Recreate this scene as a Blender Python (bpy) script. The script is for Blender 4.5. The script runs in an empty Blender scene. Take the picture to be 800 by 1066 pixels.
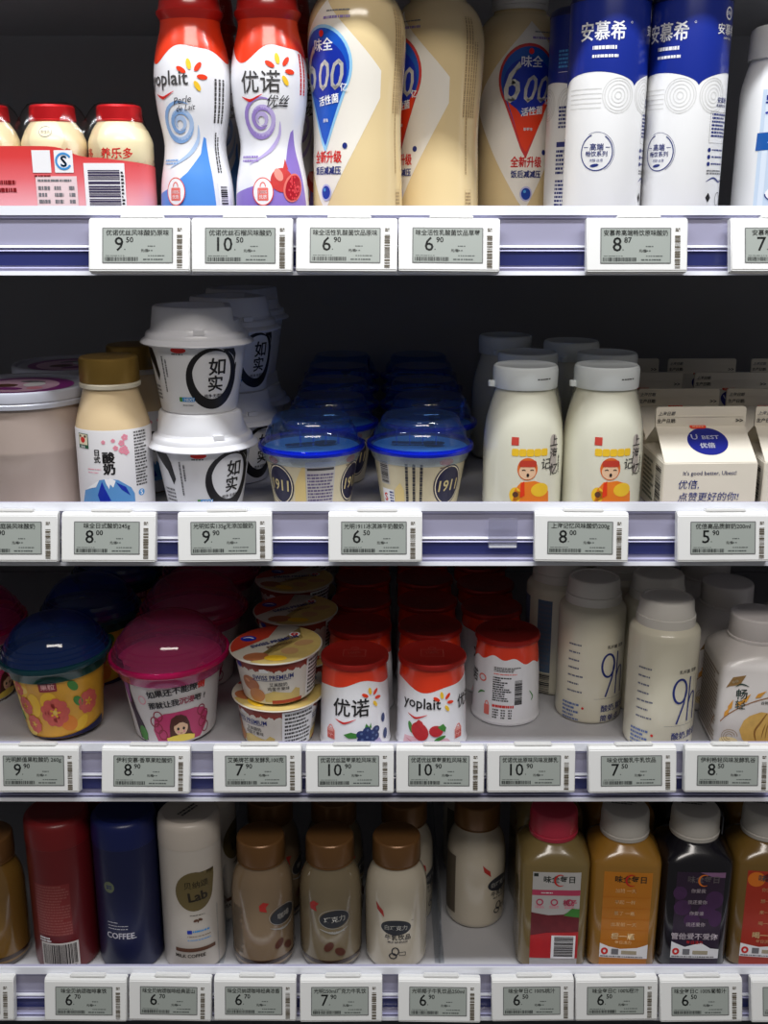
import bpy, bmesh, math, random
from mathutils import Vector, Matrix
R = math.radians; PI = math.pi; sin = math.sin; cos = math.cos
random.seed(7)
sc = bpy.context.scene
COL = sc.collection

# ------------------------------------------------------------------ camera, light, exposure
cam_d = bpy.data.cameras.new('camera'); cam = bpy.data.objects.new('camera', cam_d); COL.objects.link(cam)
cam.location = (0, -0.75, 1.5); cam.rotation_euler = (R(90 - 15.9), 0, 0)
cam_d.sensor_fit = 'VERTICAL'; cam_d.sensor_height = 36; cam_d.lens = 1116 / 1066 * 36
cam_d.clip_start = 0.02
sc.camera = cam
sc.view_settings.view_transform = 'Standard'; sc.view_settings.look = 'None'
sc.view_settings.exposure = 0.0; sc.view_settings.gamma = 1.0
sc.view_settings.use_curve_mapping = False

def area(name, loc, target, sx, sy, power, col=(1, 1, 1)):
    d = bpy.data.lights.new(name, 'AREA'); d.shape = 'RECTANGLE'; d.size = sx; d.size_y = sy
    d.energy = power; d.color = col
    o = bpy.data.objects.new(name, d); COL.objects.link(o); o.location = loc
    o.rotation_euler = (Vector(target) - Vector(loc)).to_track_quat('-Z', 'Y').to_euler()
    return o
area('canopy_led_strip', (0, -0.30, 2.16), (0, 0.0, 1.4), 1.5, 0.05, 13, (0.93, 0.96, 1.0))
area('shop_ceiling_light', (0.15, -1.45, 2.75), (0, 0, 1.1), 1.3, 0.3, 15, (1.0, 0.94, 0.88))
w = bpy.data.worlds.new('world'); sc.world = w; w.use_nodes = True
w.node_tree.nodes['Background'].inputs[0].default_value = (0.88, 0.86, 0.84, 1)
w.node_tree.nodes['Background'].inputs[1].default_value = 0.11

# ------------------------------------------------------------------ materials
def lin(c):
    return tuple((x / 255 / 12.92 if x / 255 <= .04045 else ((x / 255 + .055) / 1.055) ** 2.4) for x in c) + (1,)
MC = {}
def M(name, rgb=None, rough=.4, metal=0, var=0, scale=60, coat=0, sss=0):
    if name in MC: return MC[name]
    m = bpy.data.materials.new(name); m.use_nodes = True; nt = m.node_tree
    b = nt.nodes['Principled BSDF']; c = lin(rgb)
    b.inputs['Base Color'].default_value = c
    b.inputs['Roughness'].default_value = rough; b.inputs['Metallic'].default_value = metal
    b.inputs['Coat Weight'].default_value = coat; b.inputs['Coat Roughness'].default_value = .12
    if var:
        tc = nt.nodes.new('ShaderNodeTexCoord'); nz = nt.nodes.new('ShaderNodeTexNoise')
        nz.inputs['Scale'].default_value = scale; nz.inputs['Detail'].default_value = 3
        mx = nt.nodes.new('ShaderNodeMix'); mx.data_type = 'RGBA'
        nt.links.new(tc.outputs['Object'], nz.inputs['Vector']); nt.links.new(nz.outputs['Fac'], mx.inputs[0])
        mx.inputs[6].default_value = tuple(max(0, v * (1 - var)) for v in c[:3]) + (1,)
        mx.inputs[7].default_value = tuple(min(1, v * (1 + var)) for v in c[:3]) + (1,)
        nt.links.new(mx.outputs[2], b.inputs['Base Color'])
    MC[name] = m; return m
def ramp_mat(name, stops, axis=2, rough=.35):
    """printed colour gradient along an object axis; stops = [(coordinate in metres, rgb), ...]"""
    if name in MC: return MC[name]
    m = bpy.data.materials.new(name); m.use_nodes = True; nt = m.node_tree; b = nt.nodes['Principled BSDF']
    tc = nt.nodes.new('ShaderNodeTexCoord'); sp = nt.nodes.new('ShaderNodeSeparateXYZ')
    mr = nt.nodes.new('ShaderNodeMapRange'); cr = nt.nodes.new('ShaderNodeValToRGB')
    a, z = stops[0][0], stops[-1][0]
    mr.inputs['From Min'].default_value = a; mr.inputs['From Max'].default_value = z
    nt.links.new(tc.outputs['Object'], sp.inputs[0]); nt.links.new(sp.outputs[axis], mr.inputs[0])
    nt.links.new(mr.outputs[0], cr.inputs[0]); nt.links.new(cr.outputs[0], b.inputs['Base Color'])
    e = cr.color_ramp.elements
    e[0].position = 0; e[0].color = lin(stops[0][1]); e[1].position = 1; e[1].color = lin(stops[-1][1])
    for s, c in stops[1:-1]:
        x = e.new((s - a) / (z - a)); x.color = lin(c)
    b.inputs['Roughness'].default_value = rough
    MC[name] = m; return m
def clear(name, rgb, rough=.06, refl=1.0, haze=0.0):
    """thin clear or tinted plastic: coloured transmission with a fresnel surface reflection"""
    if name in MC: return MC[name]
    m = bpy.data.materials.new(name); m.use_nodes = True; nt = m.node_tree; nt.nodes.clear()
    o = nt.nodes.new('ShaderNodeOutputMaterial'); t = nt.nodes.new('ShaderNodeBsdfTransparent')
    g = nt.nodes.new('ShaderNodeBsdfGlossy'); f = nt.nodes.new('ShaderNodeMath'); lw = nt.nodes.new('ShaderNodeLayerWeight'); pw = nt.nodes.new('ShaderNodeMath'); mx = nt.nodes.new('ShaderNodeMixShader')
    t.inputs[0].default_value = lin(rgb); g.inputs['Roughness'].default_value = rough
    g.inputs[0].default_value = (refl, refl, refl, 1)
    lw.inputs['Blend'].default_value = .5; pw.operation = 'POWER'; pw.inputs[1].default_value = 4
    f.operation = 'MULTIPLY_ADD'; f.inputs[1].default_value = .75; f.inputs[2].default_value = .05
    nt.links.new(lw.outputs['Facing'], pw.inputs[0]); nt.links.new(pw.outputs[0], f.inputs[0])
    src = t
    if haze:
        d = nt.nodes.new('ShaderNodeBsdfDiffuse'); d.inputs[0].default_value = lin(rgb)
        m2 = nt.nodes.new('ShaderNodeMixShader'); m2.inputs[0].default_value = haze
        nt.links.new(t.outputs[0], m2.inputs[1]); nt.links.new(d.outputs[0], m2.inputs[2]); src = m2
    nt.links.new(f.outputs[0], mx.inputs[0]); nt.links.new(src.outputs[0], mx.inputs[1]); nt.links.new(g.outputs[0], mx.inputs[2])
    nt.links.new(mx.outputs[0], o.inputs[0]); MC[name] = m; return m

WHITE = M('white_print', (244, 244, 246), .35)
BLACK = M('black_print', (26, 24, 26), .4)
GREYP = M('grey_print', (120, 120, 124), .4)
DGREY = M('dark_grey_print', (70, 68, 68), .4)
NAVY = M('navy_print', (30, 46, 120), .35)
RBLUE = M('royal_blue_print', (22, 48, 165), .3)
RED = M('red_print', (214, 40, 34), .35)
ORED = M('orange_red_print', (232, 62, 26), .35)
YEL = M('yellow_print', (246, 200, 50), .35)
ORG = M('orange_print', (240, 130, 40), .35)
PINK = M('pink_print', (238, 150, 170), .35)
GREEN = M('green_print', (70, 140, 60), .4)
CREAM = M('cream_print', (238, 226, 196), .4)
BROWNP = M('brown_print', (96, 62, 44), .4)
LBLUE = M('light_blue_print', (70, 150, 215), .35)

# ------------------------------------------------------------------ objects
def tag(o, label, cat=None, group=None, kind=None):
    if label: o['label'] = label
    if cat: o['category'] = cat
    if group: o['group'] = group
    if kind: o['kind'] = kind
    return o
def empty(name, loc=(0, 0, 0)):
    o = bpy.data.objects.new(name, None); COL.objects.link(o); o.location = loc; o.empty_display_size = .02; return o
def kids(o): return [c for c in bpy.data.objects if c.parent is o]
def clone(root, tree):
    def rec(node, par):
        c = node[0].copy(); COL.objects.link(c); c.parent = par
        for k in node[1]: rec(k, c)
        return c
    return rec(tree, None)
def tree_of(o): return (o, [tree_of(c) for c in o.children])

class MB:
    def __init__(s): s.v = []; s.f = []; s.m = []; s.mats = []
    def mi(s, mat):
        if mat not in s.mats: s.mats.append(mat)
        return s.mats.index(mat)
    def add(s, V, F, mat):
        o = len(s.v); k = s.mi(mat); s.v += [tuple(p) for p in V]
        for f in F: s.f.append([i + o for i in f]); s.m.append(k)
    def box(s, x0, x1, y0, y1, z0, z1, mat):
        V = [(x0, y0, z0), (x1, y0, z0), (x1, y1, z0), (x0, y1, z0), (x0, y0, z1), (x1, y0, z1), (x1, y1, z1), (x0, y1, z1)]
        s.add(V, [(3, 2, 1, 0), (4, 5, 6, 7), (0, 1, 5, 4), (1, 2, 6, 5), (2, 3, 7, 6), (3, 0, 4, 7)], mat)
    def extrude(s, prof, x0, x1, mat):
        n = len(prof); V = [(x0, y, z) for y, z in prof] + [(x1, y, z) for y, z in prof]
        F = [(i, (i + 1) % n, n + (i + 1) % n, n + i) for i in range(n)] + [tuple(range(n - 1, -1, -1)), tuple(range(n, 2 * n))]
        s.add(V, F, mat)
    def loft(s, surf, mat, segs=48):
        rings = []; V = []; F = []
        for (z, r, n) in surf.p:
            if r < 1e-6: rings.append([len(V)]); V.append((surf.cx(z), 0, z)); continue
            rings.append(list(range(len(V), len(V) + segs)))
            for k in range(segs): V.append(surf.pt_r(2 * PI * k / segs, z, r, n))
        for a, b in zip(rings, rings[1:]):
            if len(a) == 1 and len(b) == 1: continue
            for k in range(segs):
                j = (k + 1) % segs
                if len(a) == 1: F.append((a[0], b[j], b[k]))
                elif len(b) == 1: F.append((a[k], a[j], b[0]))
                else: F.append((a[k], a[j], b[j], b[k]))
        s.add(V, F, mat)
    def build(s, name, parent=None, smooth=True, angle=38, loc=None, bevel=0, fix=True):
        me = bpy.data.meshes.new(name); me.from_pydata(s.v, [], s.f)
        for m in s.mats: me.materials.append(m)
        me.polygons.foreach_set('material_index', s.m)
        bm = bmesh.new(); bm.from_mesh(me)
        if fix: bmesh.ops.recalc_face_normals(bm, faces=bm.faces)
        if bevel:
            bmesh.ops.bevel(bm, geom=[e for e in bm.edges if len(e.link_faces) == 2 and e.calc_face_angle(0) > .5], offset=bevel, segments=2, affect='EDGES', clamp_overlap=True)
        for f in bm.faces: f.smooth = smooth
        if smooth:
            for e in bm.edges:
                if len(e.link_faces) == 2 and e.calc_face_angle(0) > R(angle): e.smooth = False
        bm.to_mesh(me); bm.free()
        o = bpy.data.objects.new(name, me); COL.objects.link(o); o.parent = parent
        if loc: o.location = loc
        return o

def spl(pts, k=4):
    out = []
    P = [pts[0]] + list(pts) + [pts[-1]]
    for i in range(1, len(P) - 2):
        a, b, c, d = P[i - 1], P[i], P[i + 1], P[i + 2]
        for j in range(k):
            t = j / k
            out.append(tuple(.5 * (2 * b[q] + (c[q] - a[q]) * t + (2 * a[q] - 5 * b[q] + 4 * c[q] - d[q]) * t * t + (3 * b[q] - a[q] - 3 * c[q] + d[q]) * t ** 3) for q in range(len(b))))
    out.append(tuple(pts[-1])); return out

class Surf:
    """surface of revolution (z, r) or with a squarer cross-section (z, r, exponent)"""
    def __init__(s, p, ref=None, ay=1.0):
        s.p = [(q[0], q[1], q[2] if len(q) > 2 else 2) for q in p]; s.ay = ay
        s.ref = ref or max(q[1] for q in s.p)
    def cx(s, z): return 0
    def pt_r(s, th, z, r, n):
        c, si = cos(th), sin(th)
        k = 1 if n == 2 else (abs(c) ** n + abs(si) ** n) ** (-1 / n)
        return (r * k * si, -r * k * c * s.ay, z)
    def rad(s, z):
        P = s.p
        for a, b in zip(P, P[1:]):
            if b[0] > a[0] and a[0] - 1e-9 <= z <= b[0] + 1e-9:
                t = (z - a[0]) / (b[0] - a[0]); return a[1] + (b[1] - a[1]) * t, a[2] + (b[2] - a[2]) * t
        return (P[-1][1], P[-1][2]) if z > P[-1][0] else (P[0][1], P[0][2])
    def map(s, x, z, off, th0):
        r, n = s.rad(z)
        if n > 2.5 and abs(x) < s.ref: th = math.atan(x / s.ref)
        else: th = x / s.ref
        return s.pt_r(th + th0, z, r + off, n)
class Flat:
    def __init__(s, o, ux, uy):
        s.o = Vector(o); s.ux = Vector(ux).normalized(); s.uy = Vector(uy).normalized(); s.n = s.ux.cross(s.uy)
    def map(s, x, y, off, th0): return tuple(s.o + s.ux * x + s.uy * y + s.n * off)
class Around:
    """vertical stadium hull around a row of bottles (multipack)"""
    def __init__(s, x0, x1, r): s.x0, s.x1, s.r = x0, x1, r
    def map(s, x, z, off, th0):
        r = s.r + off
        if x < s.x0: a = (s.x0 - x) / s.r; return (s.x0 - r * sin(a), -r * cos(a), z)
        if x > s.x1: a = (x - s.x1) / s.r; return (s.x1 + r * sin(a), -r * cos(a), z)
        return (x, -r, z)

# ---- flat shapes (verts, faces)
def rect(x0, y0, x1, y1): return [(x0, y0), (x1, y0), (x1, y1), (x0, y1)], [(0, 1, 2, 3)]
def poly(P): return list(P), [tuple(range(len(P)))]
def ell(cx, cy, rx, ry=None, n=28, rot=0):
    ry = rx if ry is None else ry; c, s_ = cos(rot), sin(rot)
    P = [(rx * cos(2 * PI * k / n), ry * sin(2 * PI * k / n)) for k in range(n)]
    return poly([(cx + x * c - y * s_, cy + x * s_ + y * c) for x, y in P])
def rrect(x0, y0, x1, y1, r, n=5):
    P = []
    for cx, cy, a in ((x1 - r, y0 + r, -90), (x1 - r, y1 - r, 0), (x0 + r, y1 - r, 90), (x0 + r, y0 + r, 180)):
        for k in range(n + 1): t = R(a + 90 * k / n); P.append((cx + r * cos(t), cy + r * sin(t)))
    return poly(P)
def stroke(P, w0, w1=None, k=1):
    """ribbon along P with half width from w0 (ends) to w1 (middle)"""
    if k > 1: P = spl(P, k)
    V = []; n = len(P)
    for i, (x, y) in enumerate(P):
        a = P[max(0, i - 1)]; b = P[min(n - 1, i + 1)]; d = math.hypot(b[0] - a[0], b[1] - a[1]) or 1
        nx, ny = -(b[1] - a[1]) / d, (b[0] - a[0]) / d; t = i / (n - 1)
        w = w0 if w1 is None else w0 + (w1 - w0) * sin(PI * t)
        V += [(x + nx * w, y + ny * w), (x - nx * w, y - ny * w)]
    return V, [(2 * i, 2 * i + 1, 2 * i + 3, 2 * i + 2) for i in range(n - 1)]
def ring(cx, cy, rx, ry, w, a0=0, a1=360, n=40, w1=None):
    P = [(cx + rx * cos(R(a0 + (a1 - a0) * k / n)), cy + ry * sin(R(a0 + (a1 - a0) * k / n))) for k in range(n + 1)]
    return stroke(P, w, w1)
_tc = bpy.data.curves.new('text_source', 'FONT'); _to = bpy.data.objects.new('text_source', _tc); COL.objects.link(_to)
_tcache = {}
def text(body, size, bold=0, shear=0, align='C', sx=1.0):
    key = (body, bold, shear)
    if key not in _tcache:
        _tc.body = body; _tc.offset = min(bold, .004); _tc.shear = shear; _tc.resolution_u = 2; _tc.size = 1
        me = _to.to_mesh()
        V = [(v.co.x, v.co.y) for v in me.vertices]; F = [tuple(p.vertices) for p in me.polygons]
        _to.to_mesh_clear()
        e = bold - .006
        if e > 0:
            n0 = len(V); V0, F0 = V, F; V = []; F = []
            for i, (a, b) in enumerate(((-e, 0), (e, 0), (0, e * .7), (0, -e * .7))): V += [(x + a, y + b) for x, y in V0]; F += [tuple(q + i * n0 for q in f) for f in F0]
        _tcache[key] = (V, F)
    V, F = _tcache[key]
    if not V: return [(0, 0), (1e-5, 0), (0, 1e-5)], [(0, 1, 2)]
    x0 = min(v[0] for v in V); x1 = max(v[0] for v in V); y0 = min(v[1] for v in V); y1 = max(v[1] for v in V)
    ox = {'C': (x0 + x1) / 2, 'L': x0, 'R': x1}[align]; oy = (y0 + y1) / 2
    return [((x - ox) * size * sx, (y - oy) * size) for x, y in V], F
def vtext(chars, size, gap=1.05, bold=.015):
    V = []; F = []
    for i, c in enumerate(chars):
        v, f = text(c, size, bold); o = len(V); V += [(x, y - i * size * gap) for x, y in v]; F += [tuple(a + o for a in q) for q in f]
    return V, F
def join(*S):
    V = []; F = []
    for v, f in S: o = len(V); V += v; F += [tuple(a + o for a in q) for q in f]
    return V, F
def fine(x0, y0, x1, y1, rows, fill=.55, rnd=None, wmin=.0006, wmax=.0028):
    """lines of illegibly small print as broken bars"""
    rnd = rnd or random.Random(int((x0 * 7 + y0 * 13 + x1 * 3) * 1e6)); V = []; F = []; h = (y1 - y0) / rows
    for i in range(rows):
        y = y1 - (i + .5) * h; x = x0; end = x1 - rnd.random() * .3 * (x1 - x0) * (rnd.random() < .4)
        while x < end:
            w_ = min(rnd.uniform(wmin, wmax), end - x); v, f = rect(x, y - h * fill / 2, x + w_, y + h * fill / 2)
            o = len(V); V += v; F += [tuple(a + o for a in q) for q in f]; x += w_ + rnd.uniform(.0002, .0006)
    return V, F
def bars(x0, y0, x1, y1, n=26, vert=False, seed=1):
    rnd = random.Random(seed); V = []; F = []; L = (y1 - y0) if vert else (x1 - x0); t = 0
    while t < L:
        a = rnd.choice([1, 1, 2, 3]) * L / n / 3; 
        a = min(a, L - t)
        v, f = rect(x0, y0 + t, x1, y0 + t + a) if vert else rect(x0 + t, y0, x0 + t + a, y1)
        o = len(V); V += v; F += [tuple(q_ + o for q_ in q) for q in f]; t += a + rnd.choice([1, 1, 2]) * L / n / 3
    return V, F

STEP = .00011
class Label:
    def __init__(s, surf, th0=0, dx=0, dy=0): s.dx = dx; s.dy = dy; s.k = 1; s.surf = surf; s.th0 = th0; s.bm = bmesh.new(); s.mats = []
    def add(s, shape, mat, x=0, y=0, layer=2, rot=0, sc_=1, shear=0):
        if mat not in s.mats: s.mats.append(mat)
        k = s.mats.index(mat); c, si = cos(rot), sin(rot)
        x = x * s.k + s.dx; y = y * s.k + s.dy; sc_ *= s.k
        vs = [s.bm.verts.new((x + (p[0] * c - p[1] * si) * sc_, y + (p[0] * si + p[1] * c) * sc_, layer * STEP)) for p in shape[0]]
        for f in shape[1]:
            try: fc = s.bm.faces.new([vs[i] for i in f]); fc.material_index = k
            except ValueError: pass
    def flush(s, name, parent, ds=.003, dt=None, label=None):
        bm = s.bm
        bmesh.ops.triangulate(bm, faces=[f for f in bm.faces if len(f.verts) > 4])
        for ax, d in ((0, ds), (1, dt)):
            if not d or not bm.verts: continue
            lo = min(v.co[ax] for v in bm.verts); hi = max(v.co[ax] for v in bm.verts)
            for k in range(math.floor(lo / d) + 1, math.ceil(hi / d)):
                co = [0, 0, 0]; no = [0, 0, 0]; co[ax] = k * d; no[ax] = 1
                bmesh.ops.bisect_plane(bm, geom=bm.verts[:] + bm.edges[:] + bm.faces[:], dist=1e-7, plane_co=co, plane_no=no)
        if isinstance(s.surf, Surf) and bm.verts:
            lo = min(v.co.y for v in bm.verts); hi = max(v.co.y for v in bm.verts); last = -1
            for q in s.surf.p:
                if lo < q[0] < hi and q[0] - last > .0008:
                    last = q[0]; bmesh.ops.bisect_plane(bm, geom=bm.verts[:] + bm.edges[:] + bm.faces[:], dist=1e-7, plane_co=(0, q[0], 0), plane_no=(0, 1, 0))
        for v in bm.verts: v.co = s.surf.map(v.co.x, v.co.y, v.co.z, s.th0)
        for f in bm.faces: f.smooth = True
        me = bpy.data.meshes.new(name); bm.to_mesh(me); bm.free()
        for m in s.mats: me.materials.append(m)
        o = bpy.data.objects.new(name, me); COL.objects.link(o); o.parent = parent
        if label: o['label'] = label
        return o

def lathe(name, prof, mat, parent, segs=48, angle=38, ay=1.0, label=None, ref=None):
    su = Surf(prof, ay=ay, ref=ref); mb = MB(); mb.loft(su, mat, segs if segs < 90 else 200); o = mb.build(name, parent, angle=angle)
    if label: o['label'] = label
    return su, o

# ------------------------------------------------------------------ the refrigerated cabinet
ENAMEL = M('grey_white_enamel', (196, 196, 200), .45, var=.04, scale=25)
DARKM = M('dark_grey_enamel', (130, 132, 138), .5, var=.08, scale=12)
BACKM = M('back_panel_enamel', (168, 168, 172), .55, var=.06, scale=9)
def setting(name, mb): o = mb.build(name, smooth=False); o['kind'] = 'structure'; return o
m = MB(); m.box(-.62, .62, .46, .48, .55, 2.2, BACKM); setting('wall_back', m)
m = MB(); m.box(-.64, -.62, -.02, .48, .55, 2.2, DARKM); setting('wall_left', m)
m = MB(); m.box(.62, .64, -.02, .48, .55, 2.2, DARKM); setting('wall_right', m)
m = MB(); m.box(-.64, .64, -.02, .48, .53, .55, DARKM); setting('floor', m)
m = MB(); m.box(-.64, .64, -.02, .48, 2.2, 2.22, DARKM); setting('ceiling', m)

RAILW = M('rail_white_plastic', (236, 238, 246), .3, coat=.3)
RAILC = M('rail_milky_plastic', (176, 174, 200), .22, coat=.8)
RAILL = M('rail_lilac_stripe', (190, 190, 228), .3, coat=.5)
RAILN = M('rail_navy_strip', (48, 54, 112), .25, coat=.8)
TOPS = [1.5, 1.2936, 1.1008, .8964]
SURFZ = [t - .018 for t in TOPS]
def shelf(top, lab, plain=False):
    r = empty('fridge_shelf', (0, .22, top - .05)); tag(r, lab, 'shelf', 'cabinet shelves')
    o = Vector((0, .22, top - .05))
    def B(name, parts):
        mb = MB()
        for q in parts: mb.box(q[0], q[1], q[2] - o.y, q[3] - o.y, q[4] - o.z, q[5] - o.z, q[6])
        return mb
    s = top - .018
    B('plate', [(-.618, .618, 0.0, .455, s - .018, s, ENAMEL)]).build('shelf_plate', r, smooth=False, bevel=.0008)
    rail = MB()
    prof = [(-.001, top - .0425), (-.0015, top), (.0012, top + .0003), (.0012, top - .044), (-.010, top - .044), (-.0105, top - .0415)]
    rail.extrude([(y - o.y, z - o.z) for y, z in prof], -.615, .615, RAILC)
    ro = rail.build('price_rail', r, smooth=False)
    def strip(name, z0, z1, y0, y1, mat):
        mb = MB(); mb.extrude([(y0 - o.y, z0 - o.z), (y1 - o.y, z1 - o.z), (y1 + .0012 - o.y, z1 - o.z), (y0 + .0012 - o.y, z0 - o.z)], -.615, .615, mat)
        mb.build(name, ro, smooth=False)
    strip('lip', top - .0055, top + .0006, -.0038, -.0030, RAILW)
    strip('blue_line', top - .0075, top - .0055, -.0026, -.0026, RAILL)
    strip('ridge', top - .0265, top - .0252, -.0040, -.0032, RAILW)
    strip('ridge', top - .0290, top - .0283, -.0040, -.0034, RAILL)
    strip('strip_insert', top - .0385, top - .0292, -.0030, -.0030, RAILN)
    strip('ridge', top - .0400, top - .0392, -.0100, -.0096, RAILL)
    strip('ledge', top - .0445, top - .0418, -.0118, -.0112, RAILW)
    return r
shelf(1.706, 'uppermost shelf above the red-capped yogurt drinks, out of the picture')
shelf(TOPS[0], 'highest visible shelf, its rail under the tall blue and cream bottles')
shelf(TOPS[1], 'second shelf from the top, under the milk cartons and white lidded cups')
shelf(TOPS[2], 'third shelf from the top, under the pink and blue domed cups')
shelf(TOPS[3], 'lowest shelf, under the brown-capped bottles and juices')

# clear dividers on the lowest shelf
CLEAR = clear('clear_acrylic', (240, 242, 244), haze=.02)
for x, lab in ((-.141, 'clear acrylic divider right of the white coffee bottle on the lowest shelf'), (.0475, 'clear acrylic divider behind the milk-coloured brown-capped bottle on the lowest shelf')):
    mb = MB(); mb.box(-.0008, .0008, -.19, .19, 0, .06, CLEAR); mb.box(-.004, .004, -.19, .19, 0, .0012, CLEAR)
    tag(mb.build('shelf_divider', smooth=False, loc=(x, .215, SURFZ[3])), lab, 'divider', 'shelf dividers')

# ------------------------------------------------------------------ electronic price tags
TAGW = M('tag_white_plastic', (232, 232, 230), .38)
EINK = M('tag_grey_screen', (162, 168, 162), .25, coat=.4)
INK = M('tag_dark_ink', (42, 46, 46), .35)
INKM = M('tag_mid_ink', (84, 90, 88), .35)
BCODE = M('tag_barcode_print', (92, 84, 70), .5)
W, H = .0672, .0365
def price_tag(x, zt, name, price, cents, seed, lab, tilt=0, roll=0, y=-.0118, yaw=0):
    r = empty('price_tag', (x, y, zt)); r.rotation_euler = (R(-14 + tilt), R(roll), R(yaw)); tag(r, lab, 'price tag')
    mb = MB()
    prof = [(.008, 0), (.008, -H), (.0008, -H), (0, -H + .001), (0, -.0030), (.0016, -.0004)]
    mb.extrude([(a, b) for a, b in prof], -W / 2, W / 2, TAGW); mb.box(-.013, .016, .0012, .007, -.0008, .0018, TAGW)
    mb.build('casing', r, smooth=True, angle=25, bevel=.0007)
    fl = Flat((0, -.0001, 0), (1, 0, 0), (0, 0, 1))
    sx0, sx1, sy0, sy1 = -W * .355, W * .325, -H * .83, -H * .22
    b = Label(fl); b.add(rrect(sx0 - .0007, sy0 - .0007, sx1 + .0007, sy1 + .0007, .0006), M('tag_screen_edge', (110, 112, 112), .4), layer=1)
    b.add(rect(sx0, sy0, sx1, sy1), EINK, layer=2); so = b.flush('screen', r, ds=None)
    t = Label(fl); n = len(name); wd = (sx1 - sx0 - .003)
    nm = text(name, .0042, .014); cw = max(v[0] for v in nm[0]) - min(v[0] for v in nm[0])
    t.add((([(p[0] * min(1, wd / cw), p[1]) for p in nm[0]]), nm[1]), INK, (sx0 + sx1) / 2, sy1 - .0027, 3)
    pw = .0105 if len(price) == 1 else .0125
    t.add(text(price, .0132, .008), INK, sx0 + pw, sy1 - .0102, 3)
    px = sx0 + pw + (.0034 if len(price) == 1 else .0063)
    t.add(ell(0, 0, .0004, .0004, 8), INK, px + .0005, sy1 - .0138, 3)
    t.add(text(cents, .0050, .022), INK, px + .0037, sy1 - .0074, 3)
    t.add(fine(sx0 + .0295, sy1 - .0122, sx0 + .0345, sy1 - .0110, 1), INKM, layer=3)
    t.add(text('元/瓶', .0022, .02), INK, sx0 + .0275, sy1 - .0145, 3)
    t.add(fine(sx0 + .0298, sy1 - .0152, sx0 + .033, sy1 - .0138, 1), INKM, layer=3)
    t.add(fine(sx0 + .0298, sy0 + .0037, sx0 + .041, sy0 + .0049, 1), INKM, layer=3)
    t.add(fine(sx0 + .0265, sy0 + .0010, sx1 - .001, sy0 + .0027, 1), INKM, layer=3)
    t.add(fine(sx0 + .0015, sy0 + .0040, sx0 + .0145, sy0 + .0047, 1), INKM, layer=3)
    t.add(bars(sx0 + .001, sy0 + .0008, sx0 + .0235, sy0 + .0034, 30, seed=seed), INK, layer=3)
    t.flush('lettering', so, ds=None)
    c = Label(fl); bx = W * .40
    c.add(bars(bx - .0018, -H * .93, bx + .0018, -H * .33, 18, True, seed + 50), BCODE, layer=2)
    c.add(fine(bx - .0015, -H * .27, bx + .0015, -H * .20, 2), BCODE, layer=2)
    c.flush('barcode_sticker', r, ds=None)
    return r
TR = [
 (1.4936, [(-.1626, '优诺优丝风味酸奶原味', '9', '50', 'under the blue swirl yogurt drink'), (-.0944, '优诺优丝石榴风味酸奶', '10', '50', 'under the purple swirl yogurt drink'),
           (-.0246, '味全活性乳酸菌饮品原味', '6', '90', 'under the nearest cream bottle'), (.0435, '味全活性乳酸菌饮品草莓', '6', '90', 'just left of the bare rail'),
           (.1684, '安慕希高端畅饮原味酸奶', '8', '87', 'alone in the middle right of the rail'), (.2640, '安慕希黄桃燕麦酸奶', '7', '90', 'cut off by the right edge')]),
 (1.2903, [(-.2677, '光明家庭装风味酸奶', '9', '90', 'under the pinkish tub'), (-.1973, '味全日式酸奶245g', '8', '00', 'under the gold-capped bottle'),
           (-.1142, '光明如实135g无添加酸奶', '9', '90', 'under the stacked white cups'), (-.0062, '光明1911冰淇淋牛奶酸奶', '6', '50', 'between the two blue-lidded cups'),
           (.1418, '上海记忆风味酸奶200g', '8', '00', 'under the two white milk bottles'), (.2440, '优倍高品质鲜奶200ml', '5', '90', 'under the milk carton')]),
 (1.1040, [(-.2670, '光明颜值果粒酸奶 260g', '9', '90', 'under the orange cup with a blue dome'), (-.1820, '伊利安慕·香草果粒酸奶', '8', '90', 'under the pink domed cup'),
           (-.0970, '艾美牌芒果发酵乳100克', '7', '90', 'under the egg-picture cups'), (-.0262, '优诺优丝蓝莓果粒风味发', '10', '90', 'under the blueberry pot'),
           (.0431, '优诺优丝草莓果粒风味发', '10', '90', 'under the strawberry pot'), (.1128, '优诺优丝原味风味发酵乳', '10', '90', 'under the pot showing its barcode'),
           (.1900, '味全优酸乳牛乳饮品', '7', '50', 'under the nine-hour bottles'), (.2640, '伊利畅轻风味发酵乳谷', '8', '50', 'under the walnut bottle')]),
 (.8940, [(-.3370, '味全咖啡饮料', '6', '70', 'cut off by the left edge'), (-.2444, '味全贝纳颂咖啡拿铁', '6', '70', 'between the red and navy bottles'),
          (-.1750, '味全贝纳颂咖啡经典蓝山', '6', '70', 'under the white coffee bottle'), (-.1056, '味全贝纳颂咖啡经典浓香', '6', '70', 'under the leftmost brown-capped bottle'),
          (-.0350, '光明250ml巧克力牛乳饮', '7', '90', 'under the chocolate milk bottle'), (.0453, '光明椰子牛乳饮品250ml', '6', '90', 'under the white brown-capped bottle'),
          (.1218, '味全每日C 100%桃汁', '6', '50', 'under the pink-capped juice'), (.1905, '味全每日C 100%橙汁', '6', '50', 'under the orange juice'),
          (.2594, '味全每日C 100%葡萄汁', '6', '50', 'under the dark purple juice'), (.3340, '味全每日C 番茄汁', '6', '50', 'at the right edge')])]
RN = ['top rail', 'second rail', 'third rail', 'lowest rail']
rt = random.Random(3); sd = 0
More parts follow.
